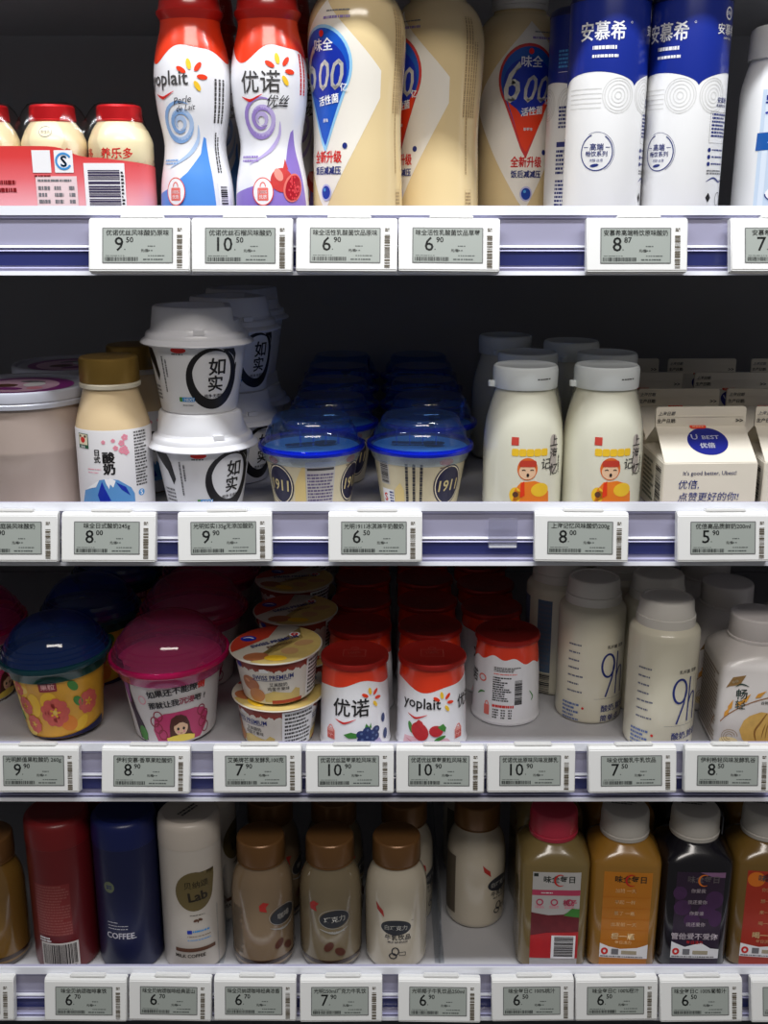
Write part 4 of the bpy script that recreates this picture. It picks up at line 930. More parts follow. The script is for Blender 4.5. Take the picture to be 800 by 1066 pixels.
def premium_cup():
    r = empty('foil_topped_cup'); body = M('warm_white_cup', (228, 222, 212), .38)
    su, b = lathe('cup_body', [(0, .0265), (.0012, .0280), (.003, .0285), (.0370, .0332), (.0375, .0345), (.0385, .0345)], body, r, 56, 30, ref=.031)
    mb = MB(); mb.loft(Surf([(.0380, .0350), (.0384, .0368), (.0390, .0370), (.0393, .0365), (.0393, 0)]), M('foil_edge_ivory', (236, 230, 214), .3, metal=.3), 60)
    fo = mb.build('foil_lid', r)
    # tear tab on the foil
    L = Label(Flat((0, 0, .0394), (1, 0, 0), (0, 1, 0)))
    rd = M('brick_red_print', (186, 60, 40), .35)
    def clipc(P): return [(x * min(1, .0360 / max(1e-6, math.hypot(x, y))), y * min(1, .0360 / max(1e-6, math.hypot(x, y)))) for x, y in P]
    arc = [(.0360 * cos(R(a)), .0360 * sin(R(a))) for a in range(100, 215, 5)]
    L.add(poly(arc + [(-.022, -.006), (-.009, .012)]), rd, layer=2)
    arc = [(.0360 * cos(R(a)), .0360 * sin(R(a))) for a in range(-110, 75, 5)]
    L.add(poly(arc + [(.019, .014), (.006, -.010)]), M('foil_mango_yellow', (212, 186, 112), .4, var=.2, scale=90), layer=2)
    L.add(ell(-.0245, .008, .0065, .0052, 20), RBLUE, layer=4); L.add(stroke([(-.029, .008), (-.0245, .010), (-.020, .008)], .0002, .0008, 3), WHITE, layer=5)
    L.add(ell(-.010, -.0245, .0100, .0070, 22, .2), M('egg_brown', (178, 110, 70), .35), layer=4); L.add(ell(.014, -.012, .007, .006, 18), M('biscuit_tan', (204, 160, 110), .4), layer=4); L.add(ell(.022, .004, .008, .005, 18, .5), M('biscuit_tan'), layer=4); L.add(ell(.006, -.026, .009, .005, 16), YEL, layer=5)
    L.add(ell(.0110, .0190, .0045, .0045, 18), WHITE, layer=4); L.add(ell(.0110, .0190, .0030, .0030, 14), RED, layer=5); L.add(text('+', .0045, .06), WHITE, .011, .019, 6)
    L.add(text('SWISS PREMIUM', .0072, .022, sx=.8), NAVY, -.002, .004, 6, rot=.62); L.add(fine(-.010, 0, .012, .0040, 2), BROWNP, .004, -.004, 6, rot=.62)
    L.add(stroke([(-.018, -.009), (.008, .0105)], .0002), NAVY, layer=6)
    L.flush('lid_print', fo, ds=None)
    L = Label(su); C = PI * .031
    L.add(wavy(-C, C, 0, .0365, lambda x: .0308 + .0010 * sin(x * 900) + .0006 * sin(x * 2100), 150), M('brown_red_band', (150, 58, 40), .35), layer=1)
    for k in (-1, 0, 1):
        o = k * .0640
        L.add(rrect(o - .0300, .030, o - .0230, .0345, .002), RBLUE, layer=3); L.add(poly([(o - .006, .0295), (o - .006, .0325), (o - .002, .0330), (o + .001, .0315), (o + .001, .0295)]), WHITE, layer=2)
        L.add(text('SWISS PREMIUM', .0056, .02, sx=.82), NAVY, o + .004, .0255, 4, rot=.03); L.add(stroke([(o - .014, .0222), (o + .018, .0232)], .0002), NAVY, layer=4)
        L.add(text('艾美酸奶', .0036, .01), DGREY, o + .008, .0190, 4); L.add(text('鸡蛋芒果味', .0036, .01), DGREY, o + .008, .0150, 4)
        L.add(ell(o - .0160, .0180, .0085, .0065, 22, -.3), M('egg_brown'), layer=3); L.add(ell(o - .0185, .0205, .0025, .0014, 12, -.3), M('egg_glint', (216, 150, 110), .4), layer=4); L.add(ell(o - .0110, .0085, .0075, .0062, 22, .2), M('egg_tan', (196, 130, 78), .35), layer=4)
        L.add(poly([(o - .004, .010), (o + .004, .013), (o + .018, .0100), (o + .022, .0140), (o + .026, .0120), (o + .026, .003), (o - .004, .003)]), M('foil_mango_yellow'), layer=2); L.add(rect(o + .002, .001, o + .028, .0045), rd, layer=3)
    L.add(rect(-.062 + .094, .003, -.062 + .122, .0360), WHITE, layer=5); L.add(fine(.034, .004, .058, .0350, 9), DGREY, layer=6)
    L.flush('cup_print', b, ds=.003); return r
GH = 'foil-topped cups with egg pictures on the third shelf'
pc = put(premium_cup(), -.0865, .0460, SURFZ[2], rot=-48, tilt=(0, 1)); tag(pc, 'foil-topped cup with egg picture, bottom of the front stack', 'yogurt cup', GH)
again(pc, -.0850, .0435, SURFZ[2] + .0405, 'foil-topped cup with egg pictures on lid and side, on top of the front stack', rot=-8, tilt=(2, -1.5))
for k, (x, y) in enumerate(((-.0780, .1250), (-.0855, .2050), (-.0860, .285))):
    again(pc, x, y, SURFZ[2], f'foil-topped cup in shadow, bottom of the {ordn[k]} stack back', rot=20 * k)
    again(pc, x + .001, y, SURFZ[2] + .0402, f'foil-topped cup in shadow, top of the {ordn[k]} stack back', rot=-25 * k - 4)

def red_pot(kind):
    r = empty('yogurt_pot'); body = M('glossy_white_bottle')
    prof = [(0, .0275), (.001, .0288), (.0030, .0292), (.0045, .0286), (.006, .0283), (.0400, .0274), (.0600, .0262), (.0690, .0253), (.0710, .0256)]
    su, b = lathe('pot_body', prof, body, r, 56, 30, ref=.0277)
    foil = M('dark_red_foil', (168, 38, 32), .28, metal=.35, var=.12, scale=80)
    fs, fo = lathe('foil_lid', [(.0700, .0262), (.0705, .0272), (.0725, .0274), (.0742, .0268), (.0748, .0258), (.0742, .0245), (.0742, 0)], foil, r, 56, 35)
    L = Label(Flat((0, 0, .0743), (1, 0, 0), (0, 1, 0))); em = M('foil_emboss', (196, 96, 88), .3, metal=.3)
    L.add(ring(0, 0, .0125, .0095, .0003, 45, 405, 4), em, layer=1); L.add(text('100%', .0065, .01, sx=.8), em, 0, .001, 1, rot=.2); L.add(ring(0, .0085, .003, .003, .0003, 0, 180, 10), em, layer=1); L.flush('lid_emboss', fo, ds=None)
    L = Label(su); C = PI * .0277
    ph = {'blueberry': .9, 'strawberry': -1.2, 'barcode': 2.3}[kind]
    L.add(wavy(-C, C, 0, .0705, lambda x: .0565 + .0038 * sin(x / .0277 * 2 + ph) + (.0016 * sin(x / .0277 * 9) if kind == 'barcode' else .0012 * sin(x / .0277 * 5)), 120), M('glossy_orange_red'), layer=1)
    L.flush('shoulder_sleeve', b, ds=None, label='wavy-edged orange-red shoulder')
    L = Label(su)
    pr = M('pale_red_print')
    if kind in ('blueberry', 'strawberry'):
        L.dy = .0025
        if kind == 'blueberry':
            L.add(text('优诺', .0160, .016, sx=.95), BLACK, -.0020, .0370, 4); petals(L, .0150, .0440, 1.0, 5); smile(L, -.0150, .0020, .0265)
            for (x, y) in ((.0055, .0145), (.0105, .0170), (.0150, .0140), (.0100, .0110), (.0145, .0090), (.0060, .0095), (.0180, .0110), (.0185, .0165)):
                L.add(ell(x, y, .0034, .0033, 16), M('blueberry_skin', (46, 62, 112), .4, var=.25, scale=300), layer=5); L.add(ell(x + .0006, y + .0006, .0011, .0011, 8), M('blueberry_bloom', (96, 116, 160), .4), layer=6)
            L.add(poly([(-.008, .0140), (-.002, .0165), (.0035, .0150), (.002, .0115), (-.004, .0112)]), GREEN, layer=4); L.add(poly([(.0085, .0190), (.0100, .0235), (.0125, .0200), (.0140, .0235), (.0145, .0190)]), GREEN, layer=4)
            L.add(poly([(-.006, .001), (-.002, .0060), (.006, .0078), (.014, .0070), (.022, .0085), (.026, .001)]), M('lilac_cream', (196, 184, 222), .4), layer=3)
            L.add(ell(.0265, .0240, .0022, .0040, 14), M('blueberry_skin'), layer=4); L.add(ell(.0290, .0095, .0028, .0046, 14), M('blueberry_skin'), layer=4)
        else:
            L.add(text('yoplait', .0125, .016, sx=.95), BLACK, -.0095, .0390, 4); petals(L, .0085, .0415, 1.0, 5); smile(L, -.0210, -.0040, .0300)
            L.add(text('优诺', .0120, .016, sx=.95), BLACK, .0330, .0390, 4)
            st = M('strawberry_red', (198, 50, 54), .35, var=.2, scale=300)
            L.add(ell(-.0100, .0165, .0068, .0080, 20, .5), st, layer=5); L.add(poly([(-.0150, .0215), (-.0110, .0265), (-.0080, .0250), (-.006, .0205)]), st, layer=5); L.add(ell(.0030, .0175, .0055, .0048, 18), st, layer=5)
            L.add(ell(-.0180, .0185, .0020, .0050, 12, .3), GREEN, layer=4); L.add(poly([(.0040, .0210), (.0085, .0235), (.0110, .0200), (.0100, .0165), (.0070, .0180)]), GREEN, layer=6); L.add(ell(.006, .0110, .0050, .0016, 12, .4), GREEN, layer=4)
            L.add(poly([(-.026, .001), (-.024, .0100), (-.014, .0110), (-.006, .0075), (.004, .0095), (.012, .0105), (.016, .006), (.017, .001)]), M('rose_cream', (236, 190, 198), .4), layer=3); L.add(stroke([(-.022, .008), (-.010, .0045), (.004, .0065), (.014, .004)], .0002, .0008, 4), M('rose_cream_dark', (214, 130, 146), .4), layer=4)
        ex = -.0195 if kind == 'blueberry' else .0230
        L.add(ring(ex, .0130, .0042, .0060, .0003, 45, 405, 4), pr, layer=4); L.add(rrect(ex - .0040, .0080, ex + .0040, .0165, .0008), M('pale_red_wash', (240, 170, 160), .4), layer=3); L.add(text('100%', .0034, .02), RED, ex, .0135, 5); L.add(text('品质', .0032, .02), RED, ex, .0100, 5); L.add(ring(ex, .0170, .0020, .0030, .0004, 0, 180, 10), pr, layer=4)
    else:
        L.add(fine(-.0130, .0480, .0100, .0525, 3), DGREY, layer=3); L.add(fine(-.013, .0455, .0105, .0470, 1), pr, layer=3)
        L.add(join(*[fine(-.0135, .0440 - .0020 * (k + 1), -.0135 + random.Random(k).uniform(.008, .0175), .0440 - .0020 * k, 1) for k in range(11)]), BLACK, layer=3)
        L.add(bars(.0050, .0195, .0115, .0415, 26, True, 12), BLACK, layer=3); L.add(fine(-.0135, .0165, .0045, .0190, 1, .9), RED, layer=3)
        L.add(join(fine(-.0130, .0065, -.0080, .0155, 4), fine(-.0060, .0065, -.0025, .0155, 4), fine(.0, .0065, .0030, .0155, 4)), DGREY, layer=3)
        L.add(rrect(-.0210, .0085, -.0160, .0175, .0008), pr, layer=3); L.add(ring(-.0185, .0175, .0015, .003, .0004, 0, 180, 10), pr, layer=3); L.add(ring(-.0240, .0400, .0035, .0028, .0006), pr, layer=3)
        L.add(stroke([(-.0290, .0240), (-.0250, .0275), (-.0210, .0280)], .0002, .0008, 4), GREEN, layer=3); L.add(text('诺', .012, .016), BLACK, -.036, .039, 3); L.add(stroke([(.0190, .0300), (.0230, .0240), (.0210, .0210)], .0003, .0006, 3), GREEN, layer=3)
    L.flush('label', b, ds=.003); return r
GI = 'red-topped yogurt pots on the third shelf'
p1 = put(red_pot('blueberry'), -.0235, .0415, SURFZ[2], rot=-1); tag(p1, 'red-topped white pot with blueberry picture, front', 'yogurt pot', GI)
p2 = put(red_pot('strawberry'), .0385, .0415, SURFZ[2], rot=-1); tag(p2, 'red-topped white pot with strawberry picture, front', 'yogurt pot', GI)
p3 = put(red_pot('barcode'), .1040, .0885, SURFZ[2], rot=-2); tag(p3, 'red-topped white pot set back, showing its bar code', 'yogurt pot', GI)
for k in range(4):
    again(p1, -.0205, .1040 + .0610 * k, SURFZ[2], f'red-topped pot in shadow, {ordn[k]} in the line behind the blueberry pot', rot=-40)
    again(p2, .0393, .1020 + .0610 * k, SURFZ[2], f'red-topped pot in shadow, {ordn[k]} in the line behind the strawberry pot', rot=120)
    if k: again(p2, .0962, .1475 + .0610 * (k - 1), SURFZ[2], f'red-topped pot in shadow, {ordn[k-1]} in the line behind the bar code pot', rot=15)

def nine_bottle():
    r = empty('tall_yogurt_bottle'); body = M('ivory_plastic_bottle', (226, 220, 198), .3, coat=.4)
    prof = [(0, .0250), (.0012, .0268), (.004, .0276), (.092, .0277), (.0965, .0274), (.0990, .0262), (.1005, .0240), (.1030, .0226), (.1035, .0215)]
    su, b = lathe('bottle_body', prof, body, r, 56, 45)
    capm = M('ridged_white_cap', (218, 214, 206), .4)
    lathe('cap', [(.1015, .0215), (.1020, .0232), (.1090, .0230), (.1095, .0222), (.1105, .0222), (.1125, .0216), (.1200, .0210), (.1220, .0200), (.1226, .0180), (.1216, .0172), (.1216, 0)], capm, r, 56, 28)
    L = Label(su, dy=-.012, dx=-.001); L.k = 1.12; x = .010
    L.add(ring(x - .004, .0580, .0052, .0090, .0008), NAVY, layer=3); L.add(stroke([(x + .0012, .0600), (x - .0005, .0480), (x - .0055, .0330)], .0007), NAVY, layer=3)
    L.add(stroke([(x + .0042, .0680), (x + .0036, .0340)], .0006), NAVY, layer=3); L.add(stroke([(x + .0038, .0480), (x + .0065, .0545), (x + .0098, .0535), (x + .0100, .0340)], .0006, None, 4), NAVY, layer=3)
    L.add(text('乳杆菌 发酵', .0030, .01), DGREY, x + .002, .0725, 3)
    L.add(rect(x - .014, .0315, x + .012, .0317), GREYP, layer=3)
    L.add(text('酸奶,就该', .0060, .015), NAVY, x + .0040, .0235, 3); L.add(text('简单点', .0060, .015), NAVY, x + .0000, .0155, 3)
    for k in range(7): L.add(fine(-.0250, .0350 + k * .0062, -.0250 + (.009 if k % 2 else .012), .0372 + k * .0062, 1), M('slate_print', (110, 112, 130), .4), layer=3)
    L.add(fine(-.0290, .0120, -.0150, .0270, 5), M('slate_blue_print', (96, 116, 170), .4), layer=3); L.add(ell(-.0120, .0235, .0010, .0010, 8), RED, layer=3)
    L.add(rect(-.0700, .0300, -.0580, .0900), M('dusty_blue_panel', (90, 112, 140), .4), layer=2); L.add(fine(-.0690, .032, -.0590, .088, 14), M('slate_print'), layer=4); L.add(bars(-.0700, .0120, -.0580, .0290, 14, True, 5), DGREY, layer=3)
    L.add(rect(.0640, .0300, .0760, .0900), M('dusty_blue_panel'), layer=2)
    L.flush('printing', b, ds=.003); return r
GJ = 'tall ivory nine-hour yogurt bottles on the third shelf'
nb = put(nine_bottle(), .2230, .0425, SURFZ[2], rot=6); tag(nb, 'ivory bottle with blue 9h print and white cap, nearest', 'drink bottle', GJ)
again(nb, .1750, .0910, SURFZ[2], 'ivory 9h bottle set back on bare shelf, beside the bar code pot', rot=10)
again(nb, .2305, .1005, SURFZ[2], 'ivory 9h bottle directly behind the nearest one', rot=30)
again(nb, .1545, .1450, SURFZ[2], 'ivory bottle in shadow with a blue side panel and bar code', rot=118)
again(nb, .2110, .1585, SURFZ[2], 'ivory bottle in shadow between and behind the three 9h bottles', rot=80)
again(nb, .1700, .2100, SURFZ[2], 'ivory bottle deep in shadow behind the side-turned one', rot=150)
again(nb, .2340, .2170, SURFZ[2], 'ivory bottle deep in shadow, farthest behind the nearest 9h bottle', rot=150)

def square_bottle():
    r = empty('square_yogurt_bottle'); body = M('square_bottle_white', (222, 216, 212), .32, coat=.35)
    prof = [(0, .0310, 7), (.0015, .0325, 8), (.004, .0335, 9), (.070, .0335, 9), (.0745, .0325, 8), (.082, .0275, 4), (.0870, .0225, 2.4), (.0885, .0212, 2), (.0905, .0212, 2)]
    su, b = lathe('bottle_body', prof, body, r, 96, 40, ref=.0335)
    capribs('cap', .0215, .0905, .1075, M('soft_white_cap', (226, 220, 218), .35), r, 64)
    lathe('tamper_ring', [(.0875, .0216), (.0880, .0226), (.0900, .0226), (.0905, .0214)], M('soft_white_cap'), r, 48, 30)
    L = Label(su)
    L.dx = -.009; L.dy = .002
    br = M('bronze_print', (150, 116, 70), .35)
    L.add(poly([(-.0215, .0545), (-.0160, .0640), (-.0060, .0660), (-.0100, .0580), (-.0190, .0560)]), br, layer=2); L.add(text('谷物', .0026, .01), CREAM, -.0140, .0605, 3, rot=.35)
    dk = M('deep_green_print', (34, 62, 56), .4)
    L.add(text('畅', .0095, .012), dk, -.0080, .0500, 3); L.add(text('轻', .0085, .012), dk, -.0085, .0410, 3); L.add(stroke([(-.0135, .0560), (-.0090, .0585), (-.0030, .0565)], .0001, .0006, 4), dk, layer=3)
    L.add(text('谷物燕麦', .0030, .01), dk, .013, .043, 3); L.add(ring(.0170, .0500, .0045, .0040, .0002, 0, 300), GREYP, layer=3)
    L.dy = .0085
    stem = M('ochre_stem', (150, 96, 40), .4); oat = M('oat_gold', (216, 152, 60), .4)
    L.add(stroke([(-.0300, .008), (-.0250, .0180), (-.0140, .0285), (.0, .0365), (.016, .0420)], .0004, None, 5), stem, layer=2)
    for (x, y, a) in ((-.0160, .0330, 1.2), (-.0185, .0275, 1.0), (-.0045, .0390, .9), (-.0085, .0360, .7), (.006, .0430, .6)): L.add(poly([(-.0045, 0), (-.001, .0018), (.0060, .0004), (-.001, -.0018)]), oat, x, y, 3, rot=a)
    wl = M('walnut_tan', (206, 164, 88), .45, var=.22, scale=160); wd_ = M('walnut_groove', (140, 98, 44), .5)
    L.add(poly([(.0105 + .0170 * cos(2 * PI * k / 22) * (1 + .05 * (k % 2)), .0130 + .0150 * sin(2 * PI * k / 22) * (1 + .05 * ((k + 1) % 2))) for k in range(22)]), wl, layer=3)
    L.add(stroke([(.0060, -.0 + .004), (.0045, .0120), (.0085, .0200), (.0125, .0275)], .0003, .0008, 4), wd_, layer=4)
    for k in range(7): L.add(stroke([(.010 + .003 * k, .006), (.011 + .0025 * k, .013 + .001 * (k % 3)), (.0125 + .002 * k, .0190)], .0001, .0004, 3), wd_, layer=4)
    for q in (.0065, .0045, .0025): L.add(ring(-.0150, .0070, q, q * .9, .0002, 0, 290), br, layer=2)
    L.add(ell(-.0160, .003, .0080, .0035, 18), M('pale_cream_oats', (226, 206, 160), .4), layer=1)
    L.flush('printing', b, ds=.003)
    L = Label(su, -PI / 2); L.add(fine(-.024, .006, .024, .066, 18), M('taupe_print', (140, 120, 100), .4), layer=2); L.flush('side_print', b, ds=.003); return r
GK = 'square white cereal yogurt bottles on the third shelf'
sq = put(square_bottle(), .2975, .0460, SURFZ[2], rot=-3); tag(sq, 'square white bottle with walnut and oat print, front at the right edge', 'drink bottle', GK)
again(sq, .2960, .1200, SURFZ[2], 'square white bottle in shadow, second from the front', rot=0)
again(sq, .2980, .1900, SURFZ[2], 'square white bottle in shadow, third from the front', rot=2)
again(sq, .3560 + .012, .1200, SURFZ[2], 'square white bottle at the right edge, second row', rot=2)
# ------------------------------------------------------------------ row 4
def coffee_bottle(kind):
    r = empty('coffee_bottle')
    col = {'red': (112, 24, 28), 'navy': (20, 27, 72), 'white': (212, 204, 194)}[kind]
    rr = .0272 if kind != 'white' else .0262
    body = M('coffee_body_' + kind, col, .36, coat=.15, var=.03, scale=80)
    su, b = lathe('bottle_body', [(0, rr * .92), (.0012, rr * .97), (.004, rr), (.116, rr * .985)], body, r, 56, 30, ref=rr)
    lathe('cap', [(.1155, rr * .97), (.1162, rr * .995), (.1175, rr), (.1330, rr * .985), (.1365, rr * .96), (.1385, rr * .90), (.1395, rr * .82), (.1392, rr * .76), (.1392, 0)], M('coffee_cap_' + kind, {'red': (124, 24, 27), 'navy': (20, 32, 92), 'white': (216, 206, 194)}[kind], .34, coat=.1), r, 56, 35)
    if kind == 'white':
        L = Label(Flat((0, 0, .1393), (1, 0, 0), (0, 1, 0))); L.add(fine(-.010, -.004, .010, .004, 2), DGREY, 0, 0, 1, rot=1.0); L.flush('date_print', r, ds=None)
    L = Label(su, dy={'red': .002, 'navy': .006, 'white': .011}[kind])
    if kind == 'red':
        pale = M('faded_red_print', (150, 84, 80), .4)
        L.add(fine(-.015, .034, .015, .082, 18), pale, layer=2); L.add(rect(-.0155, .0338, .0155, .0825), M('dull_red_panel', (132, 44, 46), .4), layer=1)
        L.add(rect(-.0130, .003, .0190, .0270), M('white_code_panel', (214, 208, 204), .4), layer=3); L.add(bars(-.0115, .006, .0175, .0255, 30, False, 31), BLACK, layer=4); L.add(fine(-.009, .0032, .016, .0052, 1), BLACK, layer=4)
        L.add(fine(-.014, .0275, .000, .0325, 2), WHITE, layer=4)
    elif kind == 'navy':
        L.add(ell(-.0085, .0760, .0048, .0052, 22), M('olive_stamp', (112, 122, 96), .4), layer=2); L.add(fine(-.0110, .0740, -.006, .0780, 2), NAVY, layer=3)
        L.add(text('COFFEE.', .0078, .03, sx=.9), M('pale_lilac_print', (206, 204, 216), .4), -.0010, .0300, 3); L.add(join(fine(-.012, .0420, .0005, .0432, 1), fine(-.012, .0390, .008, .0400, 1), fine(-.012, .0360, .005, .0372, 1)), M('pale_lilac_print'), layer=3)
    else:
        ol = M('olive_patch', (112, 98, 60), .4)
        P = [(.0135 * cos(R(a)) * (1.0 if a < 180 else 1.0), .0160 * sin(R(a))) for a in range(0, 360, 12)]; P[0] = (.0150, .010); P[1] = (.0150, .0155)
        L.add(poly([(x * 1.2 + .0070, y * 1.15 + .0670) for x, y in P]), ol, layer=2)
        dk = M('dark_olive_print', (44, 36, 26), .4)
        L.add(text('贝纳颂', .0070, .01), dk, .0085, .0735, 3, rot=.05); L.add(text('Lab', .0120, .04), dk, .0095, .0625, 3, rot=.1); L.add(fine(.002, .0440, .0145, .0452, 1), dk, layer=3); L.add(text('▾', .008, .02), BROWNP, .0085, .0385, 3); L.add(join(ell(.0065, .0395, .0020, .0012, 12, .4), ell(.0105, .0400, .0020, .0012, 12, -.4)), BROWNP, layer=3)
        L.add(rrect(-.0010, .0270, .0030, .0305, .0005), RBLUE, layer=3); L.add(fine(.0035, .0275, .0185, .0305, 1), LBLUE, layer=3); L.add(fine(-.001, .0235, .0190, .0250, 1), M('taupe_print'), layer=3); L.add(fine(-.001, .0200, .0190, .0215, 1), LBLUE, layer=3)
        L.add(rect(-.0120, .0095, .0230, .0130), BROWNP, layer=3); L.add(text('MILK COFFEE', .0044, .03), dk, .0005, .0055, 3)
    L.flush('printing', b, ds=.003); return r
cr_ = put(coffee_bottle('red'), -.2690, .0400, SURFZ[3], rot=-4); tag(cr_, 'dark red coffee bottle with white bar code panel, front', 'drink bottle')
cn = put(coffee_bottle('navy'), -.2120, .0400, SURFZ[3], rot=-2); tag(cn, 'navy blue coffee bottle with pale lettering, front', 'drink bottle')
cw = put(coffee_bottle('white'), -.1685 - .0005, .0850, SURFZ[3], rot=0); 
cw.location = (-.1630, .0390, SURFZ[3] + .0004); cw.rotation_euler = (0, 0, 0); cn.location.x = -.2175; cr_.location.x = -.2730
tag(cw, 'white coffee bottle with olive patch and flat cap, front', 'drink bottle')
again(cr_, -.2700, .1010, SURFZ[3], 'dark red coffee bottle in shadow behind the bar code one', rot=60)
again(cn, -.2140, .1010, SURFZ[3], 'navy coffee bottle in shadow behind the front navy one', rot=60)
again(cw, -.1590, .0990, SURFZ[3], 'white coffee bottle in shadow behind the olive-patch one', rot=60)

def brown_cap_bottle(kind):
    r = empty('flavoured_milk_bottle')
    col = {'latte': (142, 120, 94), 'choc': (132, 118, 92), 'milk': (206, 196, 176), 'amber': (122, 90, 40)}[kind]
    body = M('milk_glass_' + kind, col, .16, coat=.8, var=.05, scale=30)
    prof = [(0, .0230), (.0015, .0248), (.004, .0258), (.012, .0264), (.060, .0264), (.072, .0258), (.080, .0244), (.086, .0220), (.0905, .0196), (.094, .0186), (.0965, .0184)]
    su, b = lathe('bottle_body', prof[:2] + spl(prof[2:], 3), body, r, 56)
    if kind != 'milk': lathe('base_shell', [(0, .0232), (.0015, .0250), (.004, .02595), (.010, .0265), (.0115, .02655)], M('dark_bottle_base', (60, 40, 30), .2, coat=.6), b, 56)
    cp = capribs('cap', .0200, .0960, .1165, M('bronze_brown_cap', (126, 88, 50), .32, metal=.25), r, 60)
    lathe('neck_ring', [(.0935, .0188), (.0945, .0202), (.0955, .0202), (.0960, .0188)], M('bronze_brown_cap'), r, 48, 30)
    L = Label(su)
    dkp = M('badge_charcoal', (48, 50, 56), .35); stl = M('badge_letter', (168, 166, 160), .35); rd = M('muted_red_mark', (182, 50, 44), .4)
    if kind == 'choc' or kind == 'latte':
        L.add(ell(.0030, .0520, .0125, .0082, 30, .12), dkp, layer=3); L.add(ring(.0030, .0520, .0132, .0090, .0002), stl, layer=3)
        L.add(text('巧克力' if kind == 'choc' else '咖啡', .0062, .02), stl, .0030, .0520, 5, rot=.08)
        L.add(stroke([(-.010, .0425), (.003, .0385), (.015, .0430)], .0001, .0008, 4), stl, layer=3); L.add(fine(-.004, .0395, .012, .0405, 1), stl, layer=4)
        for (x, y, a) in ((-.0020, .0255, .9), (.0075, .0200, -.7)): L.add(ell(x, y, .0052, .0034, 18, a), M('cocoa_bean', (92, 50, 36), .35), layer=4); L.add(stroke([(x - .003 * cos(a), y - .003 * sin(a)), (x + .003 * cos(a), y + .003 * sin(a))], .0002), BROWNP, layer=5)
        L.add(poly([(-.0180, .060), (-.0120, .0585), (-.0130, .0630), (-.0100, .0665), (-.0150, .0680), (-.0185, .0650)]), rd, layer=3)
        L.add(fine(-.047, .015, -.034, .060, 16), M('bottle_faint_print', (96, 86, 72), .4), layer=3)
    elif kind == 'milk':
        L.add(ell(-.0005, .0440, .0128, .0072, 30, 0), dkp, layer=3); L.add(text('白巧克力', .0050, .02), stl, -.0005, .0440, 5); L.add(text('TM', .0016), dkp, .0135, .0495, 3)
        L.add(text('牛乳饮品', .0056, .02), dkp, .0010, .0345, 3); L.add(text('MILK BEVERAGE', .0024, .02), dkp, .0010, .0300, 3)
        L.add(join(ring(-.0010, .0210, .0028, .0036, .0005), ring(-.0030, .0165, .0030, .0025, .0005), ring(.0050, .0185, .0036, .0022, .0003, 45, 405, 4)), dkp, layer=3)
        L.add(poly([(-.0185, .0660), (-.0170, .0590), (-.0105, .0530), (-.0115, .0590), (-.0150, .0620)]), rd, layer=3)
        L.add(rect(-.060, .012, -.044, .070), M('bottle_faint_print'), layer=2)
    if kind != 'amber': L.flush('printing', b, ds=.003)
    return r
GL = 'milk bottles with brown caps on the lowest shelf'
b1 = put(brown_cap_bottle('latte'), -.1035, .0395, SURFZ[3], rot=40); tag(b1, 'coffee-coloured bottle with brown cap, badge turned to the right, leftmost of three', 'milk bottle', GL)
b2 = put(brown_cap_bottle('choc'), -.0455, .0395, SURFZ[3], rot=3); tag(b2, 'light brown bottle with brown cap, dark oval badge and two cocoa beans', 'milk bottle', GL)
b3 = put(brown_cap_bottle('milk'), .0105, .0395, SURFZ[3], rot=0); tag(b3, 'milk-white bottle with brown cap and dark oval badge, front', 'milk bottle', GL)
again(b3, .0830, .0945, SURFZ[3], 'milk-white bottle with brown cap set back alone on bare shelf', rot=48)
again(b1, -.1020, .1000, SURFZ[3], 'brown-capped bottle in shadow behind the leftmost coffee-coloured one', rot=70)
again(b2, -.0450, .1000, SURFZ[3], 'brown-capped bottle in shadow behind the cocoa bean one', rot=70)
again(b3, .0180, .0970, SURFZ[3], 'brown-capped milk bottle in shadow behind the front white one', rot=70)
again(b3, .0835, .1700, SURFZ[3], 'brown-capped milk bottle in shadow behind the lone set-back one', rot=70)
am = put(brown_cap_bottle('amber'), -.3330, .0410, SURFZ[3]); tag(am, 'amber brown bottle cut off by the left edge of the lowest shelf', 'milk bottle', GL)

